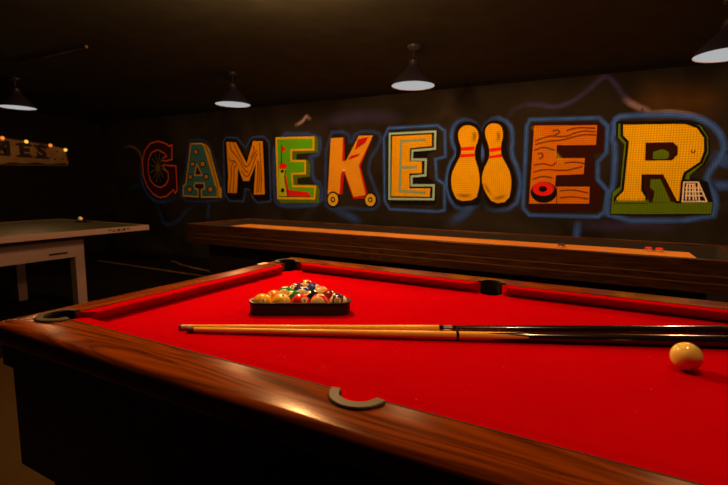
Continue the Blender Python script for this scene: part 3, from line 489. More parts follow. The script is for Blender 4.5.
def chaikin(p, closed, it):
    for _ in range(it):
        q = [] if closed else [p[0]]
        n = len(p)
        for i in range(n if closed else n-1):
            a, b = p[i], p[(i+1) % n]
            q += [(a[0]*.75+b[0]*.25, a[1]*.75+b[1]*.25), (a[0]*.25+b[0]*.75, a[1]*.25+b[1]*.75)]
        if not closed: q.append(p[-1])
        p = q
    return p
def paint_poly(bm, pts, y, sm):
    pts = chaikin(pts, True, sm)
    vs = [bm.verts.new((x, y, z)) for x, z in pts]
    f = bm.faces.new(vs)
    f.normal_update()
    if f.normal.y > 0: f.normal_flip()
    bmesh.ops.triangulate(bm, faces=[f])
def paint_stroke(bm, pts, wd, y, closed, sm, soft):
    if pts[0] == pts[-1]: pts = pts[:-1]; closed = True
    pts = chaikin(pts, closed, sm)
    lay = bm.verts.layers.float.get('cover') or bm.verts.layers.float.new('cover')
    n = len(pts); P = [Vector(p) for p in pts]; rows = []; cum = [0.0]
    for q in range(1, n): cum.append(cum[-1]+(P[q]-P[q-1]).length)
    for i in range(n):
        a = P[i-1] if (i or closed) else P[i]; b = P[(i+1) % n] if (i < n-1 or closed) else P[i]
        d1 = (P[i]-a); d2 = (b-P[i])
        if d1.length < 1e-6: d1 = d2
        if d2.length < 1e-6: d2 = d1
        d1 = d1.normalized(); d2 = d2.normalized()
        n1 = Vector((-d1.y, d1.x)); n2 = Vector((-d2.y, d2.x)); nn = n1+n2
        nn = n1 if nn.length < .3 else nn.normalized()
        sc = min(1.8, 1/max(.45, nn.dot(n1)))
        offs = ((-1.6, 0), (-.8, .55), (0, 1), (.8, .55), (1.6, 0)) if soft else ((-1, 1), (1, 1))
        end = 1.0 if (closed or not soft) else min(1.0, min(cum[i], cum[-1]-cum[i])/(.3*cum[-1]+1e-6))
        row = []
        for o, al in offs:
            c = P[i] + nn*(o*sc*wd/2)
            v = bm.verts.new((c.x, y, c.y)); v[lay] = end*al*(soft or 1)
            row.append(v)
        rows.append(row)
    prs = list(zip(rows, rows[1:])) + ([(rows[-1], rows[0])] if closed else [])
    for a, b in prs:
        for j in range(len(a)-1):
            f = bm.faces.new((a[j], a[j+1], b[j+1], b[j]))
            f.normal_update()
            if f.normal.y > 0: f.normal_flip()
def raw_obj(name, bm, mat, parent):
    me = bpy.data.meshes.new(name); bm.to_mesh(me); bm.free(); me.materials.append(mat)
    o = bpy.data.objects.new(name, me); COL.objects.link(o); o.parent = parent
    return o
mural = thing('wall_mural', 'long painted mural of chunky game themed letters and bowling pins on the back wall', 'mural')
SINGLE = {'outline', 'airbrushed_outline', 'spoke', 'grain', 'red_stripe', 'inner_line', 'goal_frame', 'snake_line', 'dark_dot'}
ripple = 0
for name, label, subs in MURAL:
    root = None; merged = {}
    base = [s for s in subs if s[1] == 'face'] or [subs[0]]
    def emit_sub(s, parent, nm):
        global ripple
        bm = bmesh.new(); ripple += 1
        y = YW - .0012 - .0011*s[3] - .00003*(ripple % 30)
        if s[0] == 'p': paint_poly(bm, s[4], y, s[5]); return raw_obj(nm, bm, paint_mat(s[2], False), parent)
        paint_stroke(bm, s[4], s[5], y, s[6], s[7], s[8])
        return raw_obj(nm, bm, paint_mat(s[2], bool(s[8])), parent)
    root = emit_sub(base[0], mural, name); root['label'] = label
    done = {id(base[0])}
    for s in subs:
        if id(s) in done: continue
        if s[0] == 's' and s[1] in SINGLE:
            same = [t for t in subs if t[1] == s[1] and t[0] == 's' and t[2] == s[2] and id(t) not in done]
            bm = bmesh.new(); ripple += 1
            for t in same:
                paint_stroke(bm, t[4], t[5], YW - .0012 - .0011*t[3] - .00003*(ripple % 30), t[6], t[7], t[8]); done.add(id(t)); ripple += 1
            raw_obj(s[1], bm, paint_mat(s[2], bool(s[8])), root)
        else:
            emit_sub(s, root, s[1]); done.add(id(s))

# ---------------------------------------------------------------- pool table
RT = .820; BED = .785; S = .8505; W = .95; LX = 2*S
OX0, OX1, OY0, OY1 = -.088, LX+.088, -.108, W+.108
pool = thing('pool_table', 'large dark walnut pool table with bright red cloth in the foreground', 'pool table', (0, 0, 0))
PC = .005; RI = .040; RS = .036
corners = [(PC, PC), (LX-PC, PC), (LX-PC, W-PC), (PC, W-PC)]
sides = [(S, .002), (S, W-.002)]
a = math.degrees(math.asin(PC/RI))
asd = math.degrees(math.asin(.002/RS))
def rail(pts, mat, outer):
    bm = prism(pts, RT-.048, RT)
    es = [e for e in bm.edges if all(abs(v.co[outer[0]]-outer[1]) < 1e-5 for v in e.verts) and all(abs(v.co.z-RT) < 1e-5 for v in e.verts)]
    bmesh.ops.bevel(bm, geom=es, offset=.020, segments=5, affect='EDGES', profile=.5)
    top_in = [e for e in bm.edges if all(abs(v.co[outer[0]]-outer[1]) < 1e-5 for v in e.verts) and all(abs(v.co.z-(RT-.048)) < 1e-5 for v in e.verts)]
    bmesh.ops.bevel(bm, geom=top_in, offset=.014, segments=3, affect='EDGES', profile=.5)
    return new_obj('wooden_rail', bm, mat, pool, smooth=35)
g = .0006
def mir(pts): return [(x, W-y) for x, y in pts]
k45 = RI*math.sin(PI/4)
deg = lambda v: math.degrees(math.asin(v))
def long_rail(cx, cy, mirror):
    """rail along y=0 with a corner bite of centre (cx, cy) at both ends and a side bite in the middle"""
    b = deg(cy/RI)
    p = ([(OX0+g, OY0), (OX1-g, OY0)] + arc(LX-cx, cy, RI, -45, -180+b, 8) + arc(S, .002, RS, 0-asd, -180+asd, 14) + arc(cx, cy, RI, -b, -135, 8))
    return [(x, W-y) for x, y in p] if mirror else p
FX, FY = -.016, .020
rail(long_rail(PC, PC, False), M_wood, (1, OY0)); rail(long_rail(FX, FY, True), M_wood, (1, OY1))
left_pts = [(OX0, OY0+g), (PC-k45-g, PC-k45)] + arc(PC, PC, RI, 225, 90+a, 8) + arc(FX, W-FY, RI, 270-deg(FX/RI), 135, 8) + [(OX0, OY1-g)]
rail(left_pts, M_woody, (0, OX0)); rail([(LX-x, y) for x, y in left_pts], M_woody, (0, OX1))
corners = [(PC, PC), (LX-PC, PC), (LX-FX, W-FY), (FX, W-FY)]
fa, fb = deg(FX/RI), deg(FY/RI)
bed_pts = (arc(*corners[0], RI, 90+a, -a, 12) + arc(*sides[0], RS, 180+asd, -asd, 12) + arc(*corners[1], RI, 180+a, 90-a, 12)
           + arc(*corners[2], RI, 270+fa, 180-fb, 12) + arc(*sides[1], RS, asd, -180-asd, 12) + arc(*corners[3], RI, fb, -90-fa, 12))
new_obj('playing_cloth', prism(bed_pts, BED-.03, BED), M_felt, pool)
# cushions
def cushion(ax, sgn, base, s0, s1, e0, e1):
    prof = [(0, RT-.001), (.033, RT-.001), (.037, RT-.003), (.0365, RT-.006), (.010, BED), (0, BED)]
    rings = []
    for end, (s, e) in enumerate(((s0, e0), (s1, e1))):
        r = []
        for d, z in prof:
            t = s + (e*d if end == 0 else -e*d)
            r.append((t, base+sgn*d, z) if ax == 'x' else (base+sgn*d, t, z))
        rings.append(r)
    cu = new_obj('rubber_cushion', loft(rings, closed=False), M_felt, pool, smooth=25)
    lo, hi = s0+.002, s1-.002; u0, u1 = sorted((base+sgn*.0002, base+sgn*.0030))
    new_obj('feather_strip', box(lo, hi, u0, u1, RT-.002, RT+.0004) if ax == 'x' else box(u0, u1, lo, hi, RT-.002, RT+.0004), M_black, cu)
c0 = .047; sd = .037
for base, sg in ((0, 1), (W, -1)):
    cushion('x', sg, base, c0, S-sd, .75, .7); cushion('x', sg, base, S+sd, LX-c0, .7, .75)
cushion('y', 1, 0, c0, .868, .75, 1.0); cushion('y', -1, LX, c0, .868, .75, 1.0)
# pockets
def pocket(c, r, mid, half, mouth):
    n = 20
    a0, a1 = mid-half, mid+half
    bm = bmesh.new(); secs = []
    for i in range(n+1):
        t = math.radians(a0+(a1-a0)*i/n); cx, sy = math.cos(t), math.sin(t)
        taper = 1.0
        secs.append([(c[0]+q*cx, c[1]+q*sy, z) for q, z in ((r-.005, BED-.10), (r-.005, RT+.001), (r, RT+.0035), (r+.010*taper, RT+.003), (r+.013*taper, RT+.0008), (r-.001, RT+.0005), (r-.001, BED-.10))])
    rim = new_obj('pocket_liner', loft(secs, closed=False), M_black, pool, smooth=35)
    secs = []
    for i in range(n+1):
        t = math.radians(a0+(a1-a0)*i/n); cx, sy = math.cos(t), math.sin(t)
        secs.append([(c[0]+q*cx, c[1]+q*sy, z) for q, z in ((r-.004, RT+.0032), (r-.004, RT+.0052), (r+.011, RT+.0045), (r+.013, RT+.0025))])
    new_obj('rim_cap', loft(secs, closed=False), M_rim, rim, smooth=35)
    cup = lathe([(r-.002, BED-.006), (r-.002, BED-.12), (.002, BED-.12)], 24, False, True)
    new_obj('pocket_cup', cup, M_black, rim, loc=None).location = (c[0], c[1], 0)
for c, mid in zip(corners, (225, 315, 45, 135)): pocket(c, RI, mid, 128, 0)
for c, mid in zip(sides, (270, 90)): pocket(c, RS, mid, 85, 0)
# cabinet
CX0, CX1, CY0, CY1 = -.056, LX+.056, -.080, W+.080
def cab_panel():
    bm = box(CX0, CX1, CY0, CY1, .455, RT-.050, bev=.006)
    return bm
new_obj('cabinet_body', cab_panel(), M_cab, pool)
bm = bmesh.new()
for (x0, x1, y0, y1) in ((CX0-.012, CX1+.012, CY0-.012, CY0-.001), (CX0-.012, CX1+.012, CY1+.001, CY1+.012), (CX0-.012, CX0-.001, CY0, CY1), (CX1+.001, CX1+.012, CY0, CY1)):
    add_box(bm, x0, x1, y0, y1, .715, RT-.052, bev=.003)
new_obj('apron_moulding', bm, M_cab, pool)
for x in (.03, LX-.17):
    for y in (-.05, W-.09):
        b = loft([[(x+d, y+d, z), (x+.14-d, y+d, z), (x+.14-d, y+.14-d, z), (x+d, y+.14-d, z)] for d, z in ((0, .456), (0, .40), (.012, .06), (.0, .05), (.0, 0.0))], closed=False)
        new_obj('leg', b, M_cab, pool)
tag(new_obj('rail_plate', box(-.081, -.058, .815, .862, RT-.001, RT+.0015, bev=.0005), M_ivory, pool), 'small pale plate on the wood at the far left corner')
tag(new_obj('corner_cap', prism([(-.0885, -.1085), (-.052, -.1085), (-.0885, -.070)], RT-.022, RT-.010), M_ring, pool), 'small silver cap at the near left corner')

bm = bmesh.new()
d1 = Vector((OX0-(-.030), OY0-(-.030))).normalized(); n1 = Vector((-d1.y, d1.x))*.0011
p0 = Vector((-.034, -.036)); p1 = Vector((OX0+.014, OY0+.017))
ml = prism([tuple(p0+n1), tuple(p1+n1), tuple(p1-n1), tuple(p0-n1)], RT-.001, RT+.0004)
tag(new_obj('mitre_line', ml, M_ring, pool), 'pale line along the near left corner joint')
# ---------------------------------------------------------------- balls
BR = .0271
def text_bm(txt, size, depth=0.0, bold=0.0):
    cu = bpy.data.curves.new('lettering', 'FONT'); cu.body = txt; cu.size = size; cu.align_x = 'CENTER'; cu.align_y = 'CENTER'; cu.extrude = depth; cu.resolution_u = 3; cu.offset = bold
    o = bpy.data.objects.new('lettering', cu); COL.objects.link(o)
    bpy.context.view_layer.update()
    me = bpy.data.meshes.new_from_object(o.evaluated_get(bpy.context.evaluated_depsgraph_get()))
    bpy.data.objects.remove(o); bpy.data.curves.remove(cu)
    bm = bmesh.new(); bm.from_mesh(me); bpy.data.meshes.remove(me)
    return bm
M_ink = plain('number_ink', (.01, .01, .01), .3)
def face_rot(loc, aim, roll, zref=(0, 0, 1)):
    """x axis of the ball points at the aim direction"""
    x = Vector(aim).normalized(); z = Vector(zref); z = (z - x*z.dot(x)).normalized(); y = z.cross(x)
    R = Matrix((x, y, z)).transposed()
    return (R @ Matrix.Rotation(math.radians(roll), 3, 'X')).to_euler()
def ball(name, label, cat, loc, r, mat, num=None, aim=(0, -1, 0), roll=0, group=None, zref=(0, 0, 1)):
    bm = bmesh.new(); bmesh.ops.create_uvsphere(bm, u_segments=40, v_segments=24, radius=r)
    o = new_obj(name, bm, mat, None, smooth=180)
    o.location = loc; o.rotation_euler = face_rot(loc, aim, roll, zref)
    tag(o, label, cat, group)
    if num:
        t = text_bm(num, .0135, 0, .0005)
        bmesh.ops.triangulate(t, faces=t.faces)
        bmesh.ops.subdivide_edges(t, edges=t.edges, cuts=1)
        for v in t.verts:
            x, y = v.co.x, v.co.y
            v.co = Vector((math.sqrt(max(1e-9, (r+.00012)**2-x*x-y*y)), x, y))
        new_obj('number', t, M_ink, o)
    return o
E1v = Vector((math.cos(math.radians(30.3)), math.sin(math.radians(30.3)))); E2v = Vector((-E1v.y, E1v.x))
B0 = Vector((.3295, .374)); DB = .0545
C = {'y': (.90, .50, .02), 'b': (.02, .04, .30), 'r': (.75, .02, .015), 'p': (.07, .02, .12), 'o': (.92, .25, .02), 'g': (.02, .22, .04), 'm': (.22, .012, .015), 'k': (.012, .012, .012)}
cdir = Vector((1.167, -.58, 1.147))
# rows from the long side nearest the camera to the tip: (number, colour, stripe, aim offset right/up, roll, words)
ROWS = [
 [('1', 'y', 0, (.10, .22), 0, 'solid yellow ball numbered 1, leftmost of the front row in the black rack'),
  ('9', 'y', 1, (.35, 1.3), 0, 'yellow striped ball, second in the front row beside the number 1 ball'),
  ('3', 'r', 0, (.50, .30), 0, 'solid red ball with white number circle, middle of the front row'),
  ('11', 'r', 1, (.5, 4), 0, 'white ball with red stripe over its top, fourth in the front row'),
  ('12', 'p', 1, (-.10, .25), 90, 'dark purple striped ball with number circle, rightmost of the front row')],
 [('5', 'o', 0, (-.9, .4), 0, 'solid orange ball just behind the number 1 ball'),
  ('6', 'g', 0, (-.8, 1.0), 0, 'solid green ball in the second row of the rack'),
  ('8', 'k', 0, (-.9, 1.2), 0, 'solid black ball in the second row of the rack'),
  ('7', 'm', 0, (.9, .5), 0, 'dark maroon ball at the right end of the second row')],
 [('14', 'g', 1, (-.4, 4), 0, 'cream ball with a dark green stripe, left end of the third row'),
  ('10', 'b', 1, (.1, 4), 0, 'cream ball with a blue stripe at its back, centre of the rack'),
  ('13', 'o', 1, (.6, 2.2), 0, 'orange striped ball at the right end of the third row')],
 [('4', 'p', 0, (-.8, .7), 0, 'solid dark purple ball in the row just before the tip'),
  ('2', 'b', 0, (.8, .8), 0, 'solid blue ball in the row just before the tip')],
 [('15', 'm', 1, (-.2, 4), 0, 'cream ball with a dark stripe on top, at the far tip of the rack')],
]
for j, row in enumerate(ROWS):
    for i, (num, c, st, off, roll, words) in enumerate(row):
        p = B0 + E1v*(DB*(i+.5*j)) + E2v*(DB*j*math.sqrt(3)/2)
        loc = Vector((p.x, p.y, BED+BR))
        v = (cdir-loc).normalized(); rgt = Vector((0, 0, 1)).cross(v).normalized(); upv = v.cross(rgt)
        aim = v + rgt*off[0] + upv*off[1]
        mt = ball_mat('ball_%s_%d' % (c, st), C[c], st) if ('ball', c, st) not in MATS else MATS[('ball', c, st)]
        MATS[('ball', c, st)] = mt
        ball('billiard_ball', words, 'ball', loc, BR, mt, num, aim, roll, 'numbered balls in the rack', (v - rgt*.35 - upv*.30) if off[1] > 2.1 else (0, 0, 1))
cue_m = ball_mat('ball_cue', (.85, .66, .16), 0, False)
ball('cue_ball', 'plain ivory cue ball alone on the red cloth in front of the cue butts', 'ball', (1.339, .483, BED+.0284), .0281, cue_m)
# rack
def tri_outline(r, z, n=8):
    tri = [B0, B0+E1v*(DB*4), B0+E1v*(DB*2)+E2v*(DB*2*math.sqrt(3))]
    pts = []
    for k, c in enumerate(tri):
        a0 = 30.3 + (210, 330, 90)[k] - 60
        pts += [(x, y, z) for x, y in arc(c.x, c.y, r, a0, a0+120, n)]
    return pts
prof = [(.0280, BED+.0005), (.0280, BED+.034), (.0295, BED+.036), (.0365, BED+.036), (.0375, BED+.033), (.0338, BED+.029), (.0338, BED+.006), (.0355, BED+.0005)]
rk = new_obj('ball_rack', loft([tri_outline(r, z) for r, z in prof], closed=True), M_cloth_rack, None, smooth=40)
tag(rk, 'black plastic triangle rack holding the numbered balls on the red cloth', 'ball rack')

# ---------------------------------------------------------------- cues
def cue(tip, end, label, segs, rad0, rad1):
    a_ = Vector((*tip, BED+rad0+.0004)); b_ = Vector((*end, BED+rad1+.0004)); d = b_-a_; L = d.length
    root = thing('pool_cue', label, 'pool cue', a_, (0, 0, 0), 'pool cues lying across the table')
    root.rotation_euler = d.to_track_quat('X', 'Z').to_euler()
    for nm, t0, t1, mat, lab in segs:
        bm = lathe([((rad0+(rad1-rad0)*t), t*L) for t in (t0, t0+(t1-t0)*.5, t1)], 20, True, True) if nm != 'leather_tip' else lathe([(.002, 0), (rad0*.75, .001), (rad0, .004), (rad0, t1*L)], 20, True, True)
        if nm == 'rubber_bumper': bm.free(); bm = lathe([(rad1, t0*L), (rad1*.97, t1*L-.006), (rad1*.6, t1*L)], 20, True, True)
        bmesh.ops.rotate(bm, verts=bm.verts, matrix=Matrix.Rotation(PI/2, 3, 'Y'))
        o = new_obj(nm, bm, mat, root, smooth=40)
        if lab: o['label'] = lab
    return root, L
r1, L1 = cue((.253, .150), (1.466, .784), 'pool cue farther from camera, with silver joint ring and dark red butt', [
    ('leather_tip', 0, .006, M_tip, None), ('ferrule', .006, .024, M_ferrule, 'pale ferrule behind the tip'), ('shaft', .024, .476, M_cue, 'pale maple shaft'),
    ('joint_collar', .476, .484, M_cue2, None), ('joint_ring', .484, .500, M_ring, 'silver joint ring'), ('joint_collar', .500, .506, M_cue2, None), ('forearm', .506, .60, M_wrap, 'black and dark red mottled forearm'),
    ('butt', .60, .985, M_cue2, 'glossy black butt'), ('rubber_bumper', .985, 1.0, M_black, None)], .0062, .0140)
r2, L2 = cue((.288, .146), (1.532, .726), 'pool cue nearer the camera, whose pale shaft runs into black butt points', [
    ('leather_tip', 0, .006, M_tip, None), ('ferrule', .006, .014, M_tip, None), ('shaft', .014, .478, M_cue, 'pale maple shaft'),
    ('joint_collar', .478, .483, M_cue2, None), ('forearm', .483, .60, M_cue, 'pale maple forearm'), ('butt', .60, .985, M_cue2, 'glossy black butt'), ('rubber_bumper', .985, 1.0, M_black, None)], .0062, .0150)
# black spear points running along the nearer cue's forearm
fr = [c for c in r2.children if c.name.startswith('forearm')][0]
for k in range(4):
    bm = bmesh.new(); n = 14; rows = []
    for i in range(n+1):
        t = .53 + .07*i/n; rad = .0062+(.0150-.0062)*t + .00025; hw = (i/n)*.62
        rows.append([bm.verts.new((t*L2, rad*math.cos(k*PI/2+.5+hw*q), rad*math.sin(k*PI/2+.5+hw*q))) for q in (-1, -.5, 0, .5, 1)])
    for p, q in zip(rows, rows[1:]):
        for j in range(4): bm.faces.new((p[j], p[j+1], q[j+1], q[j]))
    new_obj('spear_point', bm, M_cue2, fr)

# ---------------------------------------------------------------- shuffleboard table
SX0, SX1, SY0, SY1, SZ = -2.20, 1.95, 2.24, 3.06, .790
sb = thing('shuffleboard_table', 'long dark wood shuffleboard table with orange playing board against the mural wall', 'shuffleboard table', (0, 0, 0))
new_obj('front_rail', box(SX0, SX1, SY0, SY0+.045, .612, SZ, bev=.005), M_sbwood, sb)
new_obj('back_rail', box(SX0, SX1, SY1-.06, SY1, .612, SZ, bev=.005), M_sbwood, sb)
new_obj('end_rail', box(SX0+.0, SX0+.08, SY0+.046, SY1-.061, .612, SZ-.001, bev=.005), M_sbwood, sb)
new_obj('end_rail', box(SX1-.10, SX1, SY0+.046, SY1-.061, .612, SZ-.001, bev=.005), M_sbwood, sb)
new_obj('gutter', box(SX0+.081, SX1-.101, SY0+.046, SY1-.061, .63, .690), M_gutter, sb)
new_obj('playing_board', box(-2.05, 1.69, 2.40, 2.915, .691, .745, bev=.003), M_orange, sb)
new_obj('pedestal', box(-2.03, 1.70, 2.34, 2.98, .001, .611, bev=.01), M_cab, sb)
new_obj('gutter_lining', box(SX0+.082, SX1-.102, SY1-.0655, SY1-.0608, .6905, SZ-.012), M_gutter, sb)
new_obj('gutter_lining', box(SX1-.106, SX1-.1008, SY0+.047, SY1-.067, .6905, SZ-.012), M_gutter, sb)
new_obj('gutter_lining', box(SX0+.0808, SX0+.086, SY0+.047, SY1-.067, .6905, SZ-.012), M_gutter, sb)
for z in (.705, .665):
    new_obj('trim_strip', box(SX0+.10, SX1-.05, SY0-.004, SY0-.0005, z-.003, z+.003), plain('trim_line', (.10, .042, .010), .5), sb)
def puck(x, y, col, words):
    o = thing('shuffleboard_puck', words, 'puck', (x, y, .7452), group='shuffleboard pucks')
    new_obj('metal_base', lathe([(.024, 0), (.027, .003), (.027, .012), (.022, .016)], 28, True, True), M_ring, o, smooth=40)
    new_obj('coloured_cap', lathe([(.0215, .0161), (.0215, .022), (.014, .026), (.004, .0265)], 28, True, True), col, o, smooth=40)
M_pr = plain('puck_red', (.70, .03, .015), .25); M_pd = plain('puck_dark', (.05, .025, .015), .3)
puck(1.460, 2.84, M_pr, 'left one of two red capped shuffleboard pucks standing close together')
puck(1.518, 2.83, M_pr, 'right one of two red capped shuffleboard pucks standing close together')
puck(.945, 2.72, M_pd, 'dark shuffleboard puck alone on the orange board left of the red pucks')

# ---------------------------------------------------------------- pendants
def pendant(x, y, z, words, pw):
    o = thing('pendant_lamp', words, 'pendant lamp', (x, y, z), group='dark cone pendant lamps')
    new_obj('lamp_shade', lathe([(.163, 0), (.165, .004), (.150, .030), (.095, .085), (.058, .125), (.040, .150), (.040, .165), (.037, .165), (.037, .150), (.055, .124), (.092, .083), (.147, .028), (.160, .002), (.163, 0)], 40), M_shade, o, smooth=40)
    new_obj('diffuser', lathe([(.002, .003), (.1590, .003), (.150, .012), (.002, .012)], 40, True, True), M_glow, o)
    new_obj('socket_cap', lathe([(.036, .151), (.036, .185), (.022, .200), (.008, .210)], 24, True, True), M_shade, o, smooth=40)
    new_obj('cord', lathe([(.004, .2101), (.004, CH-z-.021)], 10, True, True), M_cord, o)
    new_obj('ceiling_rose', lathe([(.012, CH-z-.0205), (.045, CH-z-.018), (.05, CH-z-.0005)], 24, True, True), M_shade, o, smooth=40)
    ld = bpy.data.lights.new('bulb', 'POINT'); ld.energy = pw; ld.color = WARM; ld.shadow_soft_size = .03
    lo = bpy.data.objects.new('bulb', ld); COL.objects.link(lo); lo.parent = o; lo.location = (0, 0, -.016)
pendant(-2.00, 2.67, 1.908, 'dark pendant lamp hanging above the far left end of the shuffleboard table', PW_BAR)
pendant(-.158, 2.67, 1.908, 'dark pendant lamp hanging above the middle of the shuffleboard table', PW_BAR)
pendant(1.735, 2.67, 1.900, 'dark pendant lamp at the right edge above the red pucks', PW_BAR)
pendant(-4.17, 1.86, 1.908, 'dark pendant lamp at the left edge above the games table', PW_BAR*.25)
pendant(.25, .48, 1.80, 'dark pendant lamp above the racked end of the pool table', PW_POOL*.6)
pendant(1.38, .52, 1.908, 'dark pendant lamp above the right end of the pool table', PW_POOL)

# bare globe lamp hanging on a short stem above the far end of the pool table
gl = thing('globe_lamp', 'small bare globe lamp on a short stem above the far pool table corner', 'ceiling lamp', (-.20, 1.02, CH+.0))
new_obj('base_plate', lathe([(.002, -.0005), (.050, -.0005), (.046, -.014), (.008, -.018), (.008, -.100), (.022, -.105), (.022, -.125), (.002, -.125)], 28), M_shade, gl, smooth=40)
bm = bmesh.new(); bmesh.ops.create_uvsphere(bm, u_segments=24, v_segments=16, radius=.045)
new_obj('glass_globe', bm, emit('globe_glow', WARM, 1350), gl, smooth=180, loc=(0, 0, -.171))

# ---------------------------------------------------------------- games table at the left
gt = thing('table_tennis_table', 'pale edged table tennis table with dark green top at the left', 'games table', (-2.618, 2.163, 0), (0, 0, math.radians(1.5)))
GW, GL = 2.74, 1.40
new_obj('table_top', box(-GL+.03, -.022, -GW+.022, -.022, .722, .760, bev=.002), M_board, gt)
bm = bmesh.new()
add_box(bm, -GL, 0, -.0215, 0, .714, .7605, .002); add_box(bm, -GL, 0, -GW, -GW+.0215, .714, .7605, .002)
add_box(bm, -.0215, 0, -GW+.022, -.022, .714, .7605, .002); add_box(bm, -GL, -GL+.0215, -GW+.022, -.022, .714, .7605, .002)
new_obj('edge_band', bm, M_white, gt)
new_obj('apron', box(-.215, -.18, -GW+.06, -.515, .520, .712, bev=.003), M_white, gt)
new_obj('apron', box(-GL+.18, -GL+.215, -GW+.06, -.515, .520, .712, bev=.003), M_white, gt)
new_obj('side_apron', box(-GL+.216, -.216, -.55, -.516, .520, .712, bev=.003), M_white, gt)
new_obj('side_apron', box(-GL+.216, -.216, -GW+.06, -GW+.094, .520, .712, bev=.003), M_white, gt)
new_obj('slot', box(-.181, -.1785, -.80, -.655, .556, .572), M_black, gt)
for x0 in (-.26, -GL+.18):
    for y0 in (-GW+.06, -.595):
        new_obj('leg', box(x0, x0+.08, y0, y0+.08, .0045, .5195, bev=.004), M_white, gt)
# dark printed mark on the end band near the corner
bm = bmesh.new()
for y0, wd, z0, z1 in ((-.400, .022, .738, .748), (-.365, .018, .724, .738), (-.335, .006, .726, .748), (-.318, .020, .726, .748), (-.286, .006, .726, .748), (-.270, .024, .728, .750), (-.222, .006, .728, .750), (-.232, .026, .744, .751)):
    add_box(bm, .0005, .0012, y0, y0+wd, z0, z1)
new_obj('printed_mark', bm, M_black, gt)
bm = bmesh.new(); bmesh.ops.create_uvsphere(bm, u_segments=20, v_segments=12, radius=.022)
o = new_obj('table_tennis_ball', bm, plain('ball_yellow', (.95, .75, .35), .4), None, smooth=180, loc=(-3.60, 2.085, .7825))
tag(o, 'small yellow ball on the far edge of the green topped table', 'ball')
bat = thing('table_tennis_bat', 'small dark bat lying behind the yellow ball on the green topped table', 'bat', (-3.45, 2.03, .7605), (0, 0, -.3))
bm = lathe([(.074, .0), (.075, .002), (.075, .012), (.074, .014)], 32, True, True); new_obj('blade', bm, M_black, bat, smooth=40)
new_obj('handle', box(.0755, .165, -.014, .014, .0005, .022, bev=.004), M_sbwood, bat)

# ---------------------------------------------------------------- marquee sign on the left wall
sg = thing('marquee_sign', 'worn tan marquee sign with dark letters and small bulbs on the left wall', 'sign', (XL, 0, 0))
def yz_prism(pts, x0, x1):
    bm = prism([(y, z) for y, z in pts], x0, x1)
    for v in bm.verts: v.co = Vector((v.co.z, v.co.x, v.co.y))
    return bm
brd = [(1.75, 1.37), (2.62, 1.395), (3.545, 1.425), (3.56, 1.50), (3.535, 1.70), (3.30, 1.745), (2.95, 1.775), (2.62, 1.80), (1.75, 1.87)]
new_obj('sign_board', yz_prism(brd, .002, .045), M_sign, sg)
bm = bmesh.new()
for a_, b_ in zip(brd[3:], brd[4:]):
    d = Vector((b_[0]-a_[0], b_[1]-a_[1])).normalized(); n_ = Vector((-d.y, d.x))*.018
    q = yz_prism([(a_[0], a_[1]), (a_[0]+n_.x, a_[1]+n_.y), (b_[0]+n_.x, b_[1]+n_.y), (b_[0], b_[1])], .046, .058)
    me_ = bpy.data.meshes.new('tmp'); q.to_mesh(me_); q.free(); bm.from_mesh(me_); bpy.data.meshes.remove(me_)
new_obj('dark_border', bm, M_signdark, sg)
new_obj('painted_band', yz_prism([(1.75, 1.375), (2.62, 1.40), (2.75, 1.44), (2.95, 1.43), (3.10, 1.46), (3.25, 1.435), (3.50, 1.47), (3.54, 1.44), (3.54, 1.43)], .046, .049), M_signdark, sg)
for ch, y, z, sx in (('G', 1.98, 1.645, .30), ('A', 2.30, 1.64, .30), ('M', 2.66, 1.63, .30), ('E', 2.945, 1.62, .27), ('S', 3.175, 1.615, .26)):
    t = text_bm(ch, .265, .002, .016)
    bmesh.ops.scale(t, vec=(1.05, 1.0, 1.0), verts=t.verts)
    for v in t.verts: v.co = Vector((.049+v.co.z, y+v.co.x, z+v.co.y))
    L_ = new_obj('painted_letter', t, M_signdark, sg)
    for (dy0, dy1, dz) in ((-.105, .105, -.085), (-.105, .105, .085)):
        new_obj('slab_serif', box(.0465, .0505, y+dy0, y+dy1, z+dz-.016, z+dz+.016), M_signdark, L_)
for y, z in ((3.40, 1.64), (3.47, 1.53), (3.36, 1.52)):
    t = lathe([(.014, 0), (.014, .004)], 14, True, True)
    bmesh.ops.rotate(t, verts=t.verts, matrix=Matrix.Rotation(PI/2, 3, 'Y')); new_obj('painted_dot', t, M_signdark, sg).location = (.0462, y, z)
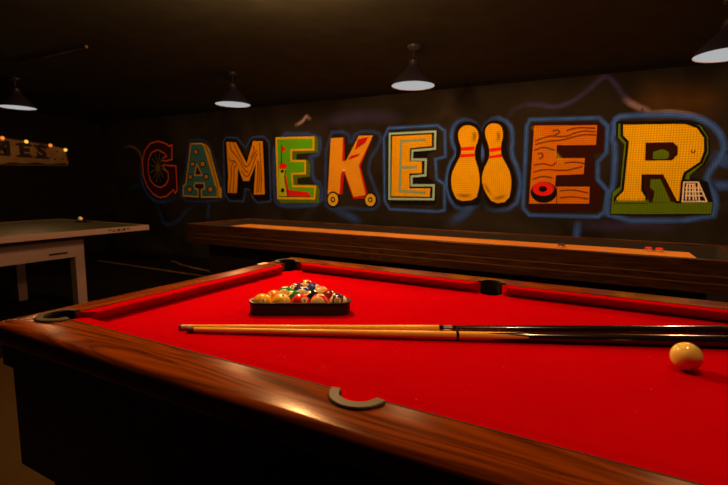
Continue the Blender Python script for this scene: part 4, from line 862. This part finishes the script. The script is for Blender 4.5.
for i, (y, z) in enumerate(((1.85, 1.845), (2.11, 1.82), (2.38, 1.80), (2.667, 1.775), (2.964, 1.752), (3.289, 1.725), (3.505, 1.672))):
    bm = bmesh.new(); bmesh.ops.create_uvsphere(bm, u_segments=16, v_segments=10, radius=.026)
    b = new_obj('bulb', bm, M_bo if i % 2 else M_by, sg, smooth=180, loc=(.085, y, z))
    t = lathe([(.018, .0462), (.016, .066)], 14, True, True)
    bmesh.ops.rotate(t, verts=t.verts, matrix=Matrix.Rotation(PI/2, 3, 'Y'))
    new_obj('bulb_socket', t, M_signdark, b, loc=(-.085, 0, 0))

# ---------------------------------------------------------------- conduit on the ceiling
cd = lathe([(.011, 0), (.011, 1.0)], 12, True, True)
bmesh.ops.rotate(cd, verts=cd.verts, matrix=Matrix.Rotation(PI/2, 3, 'Y'))
cdo = new_obj('ceiling_conduit', cd, plain('conduit_brass', (.40, .26, .08), .35, metal=1.0, var=.8, scale=16), None, smooth=40, loc=(-3.40, 1.55, CH-.0115))
tag(cdo, 'short thin metal conduit on the dark ceiling above the games table', 'conduit')

# ---------------------------------------------------------------- thin black sheet over the floor under the games table
pf = thing('floor_sheet', 'thin black sheet with gold lines on the floor under the games table', 'mat', (0, 0, 0))
new_obj('black_sheet', box(-6.4, -2.25, .2, 4.02, .0005, .004), plain('sheet_black', (.006, .005, .004), .9, spec=.03), pf)
M_gold = plain('line_gold', (.13, .075, .015), .7, var=.95, scale=14)
new_obj('gold_line', box(-5.4, -2.9, 3.28, 3.33, .0041, .0055), M_gold, pf)
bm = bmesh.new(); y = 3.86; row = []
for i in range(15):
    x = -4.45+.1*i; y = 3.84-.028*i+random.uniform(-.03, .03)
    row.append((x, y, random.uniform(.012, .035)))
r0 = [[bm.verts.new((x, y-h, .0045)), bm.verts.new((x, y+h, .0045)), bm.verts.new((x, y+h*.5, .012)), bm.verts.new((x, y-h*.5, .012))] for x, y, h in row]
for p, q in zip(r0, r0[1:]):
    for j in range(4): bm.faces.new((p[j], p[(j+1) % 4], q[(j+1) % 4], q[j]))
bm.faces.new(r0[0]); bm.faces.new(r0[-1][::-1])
new_obj('gold_line', bm, M_gold, pf)
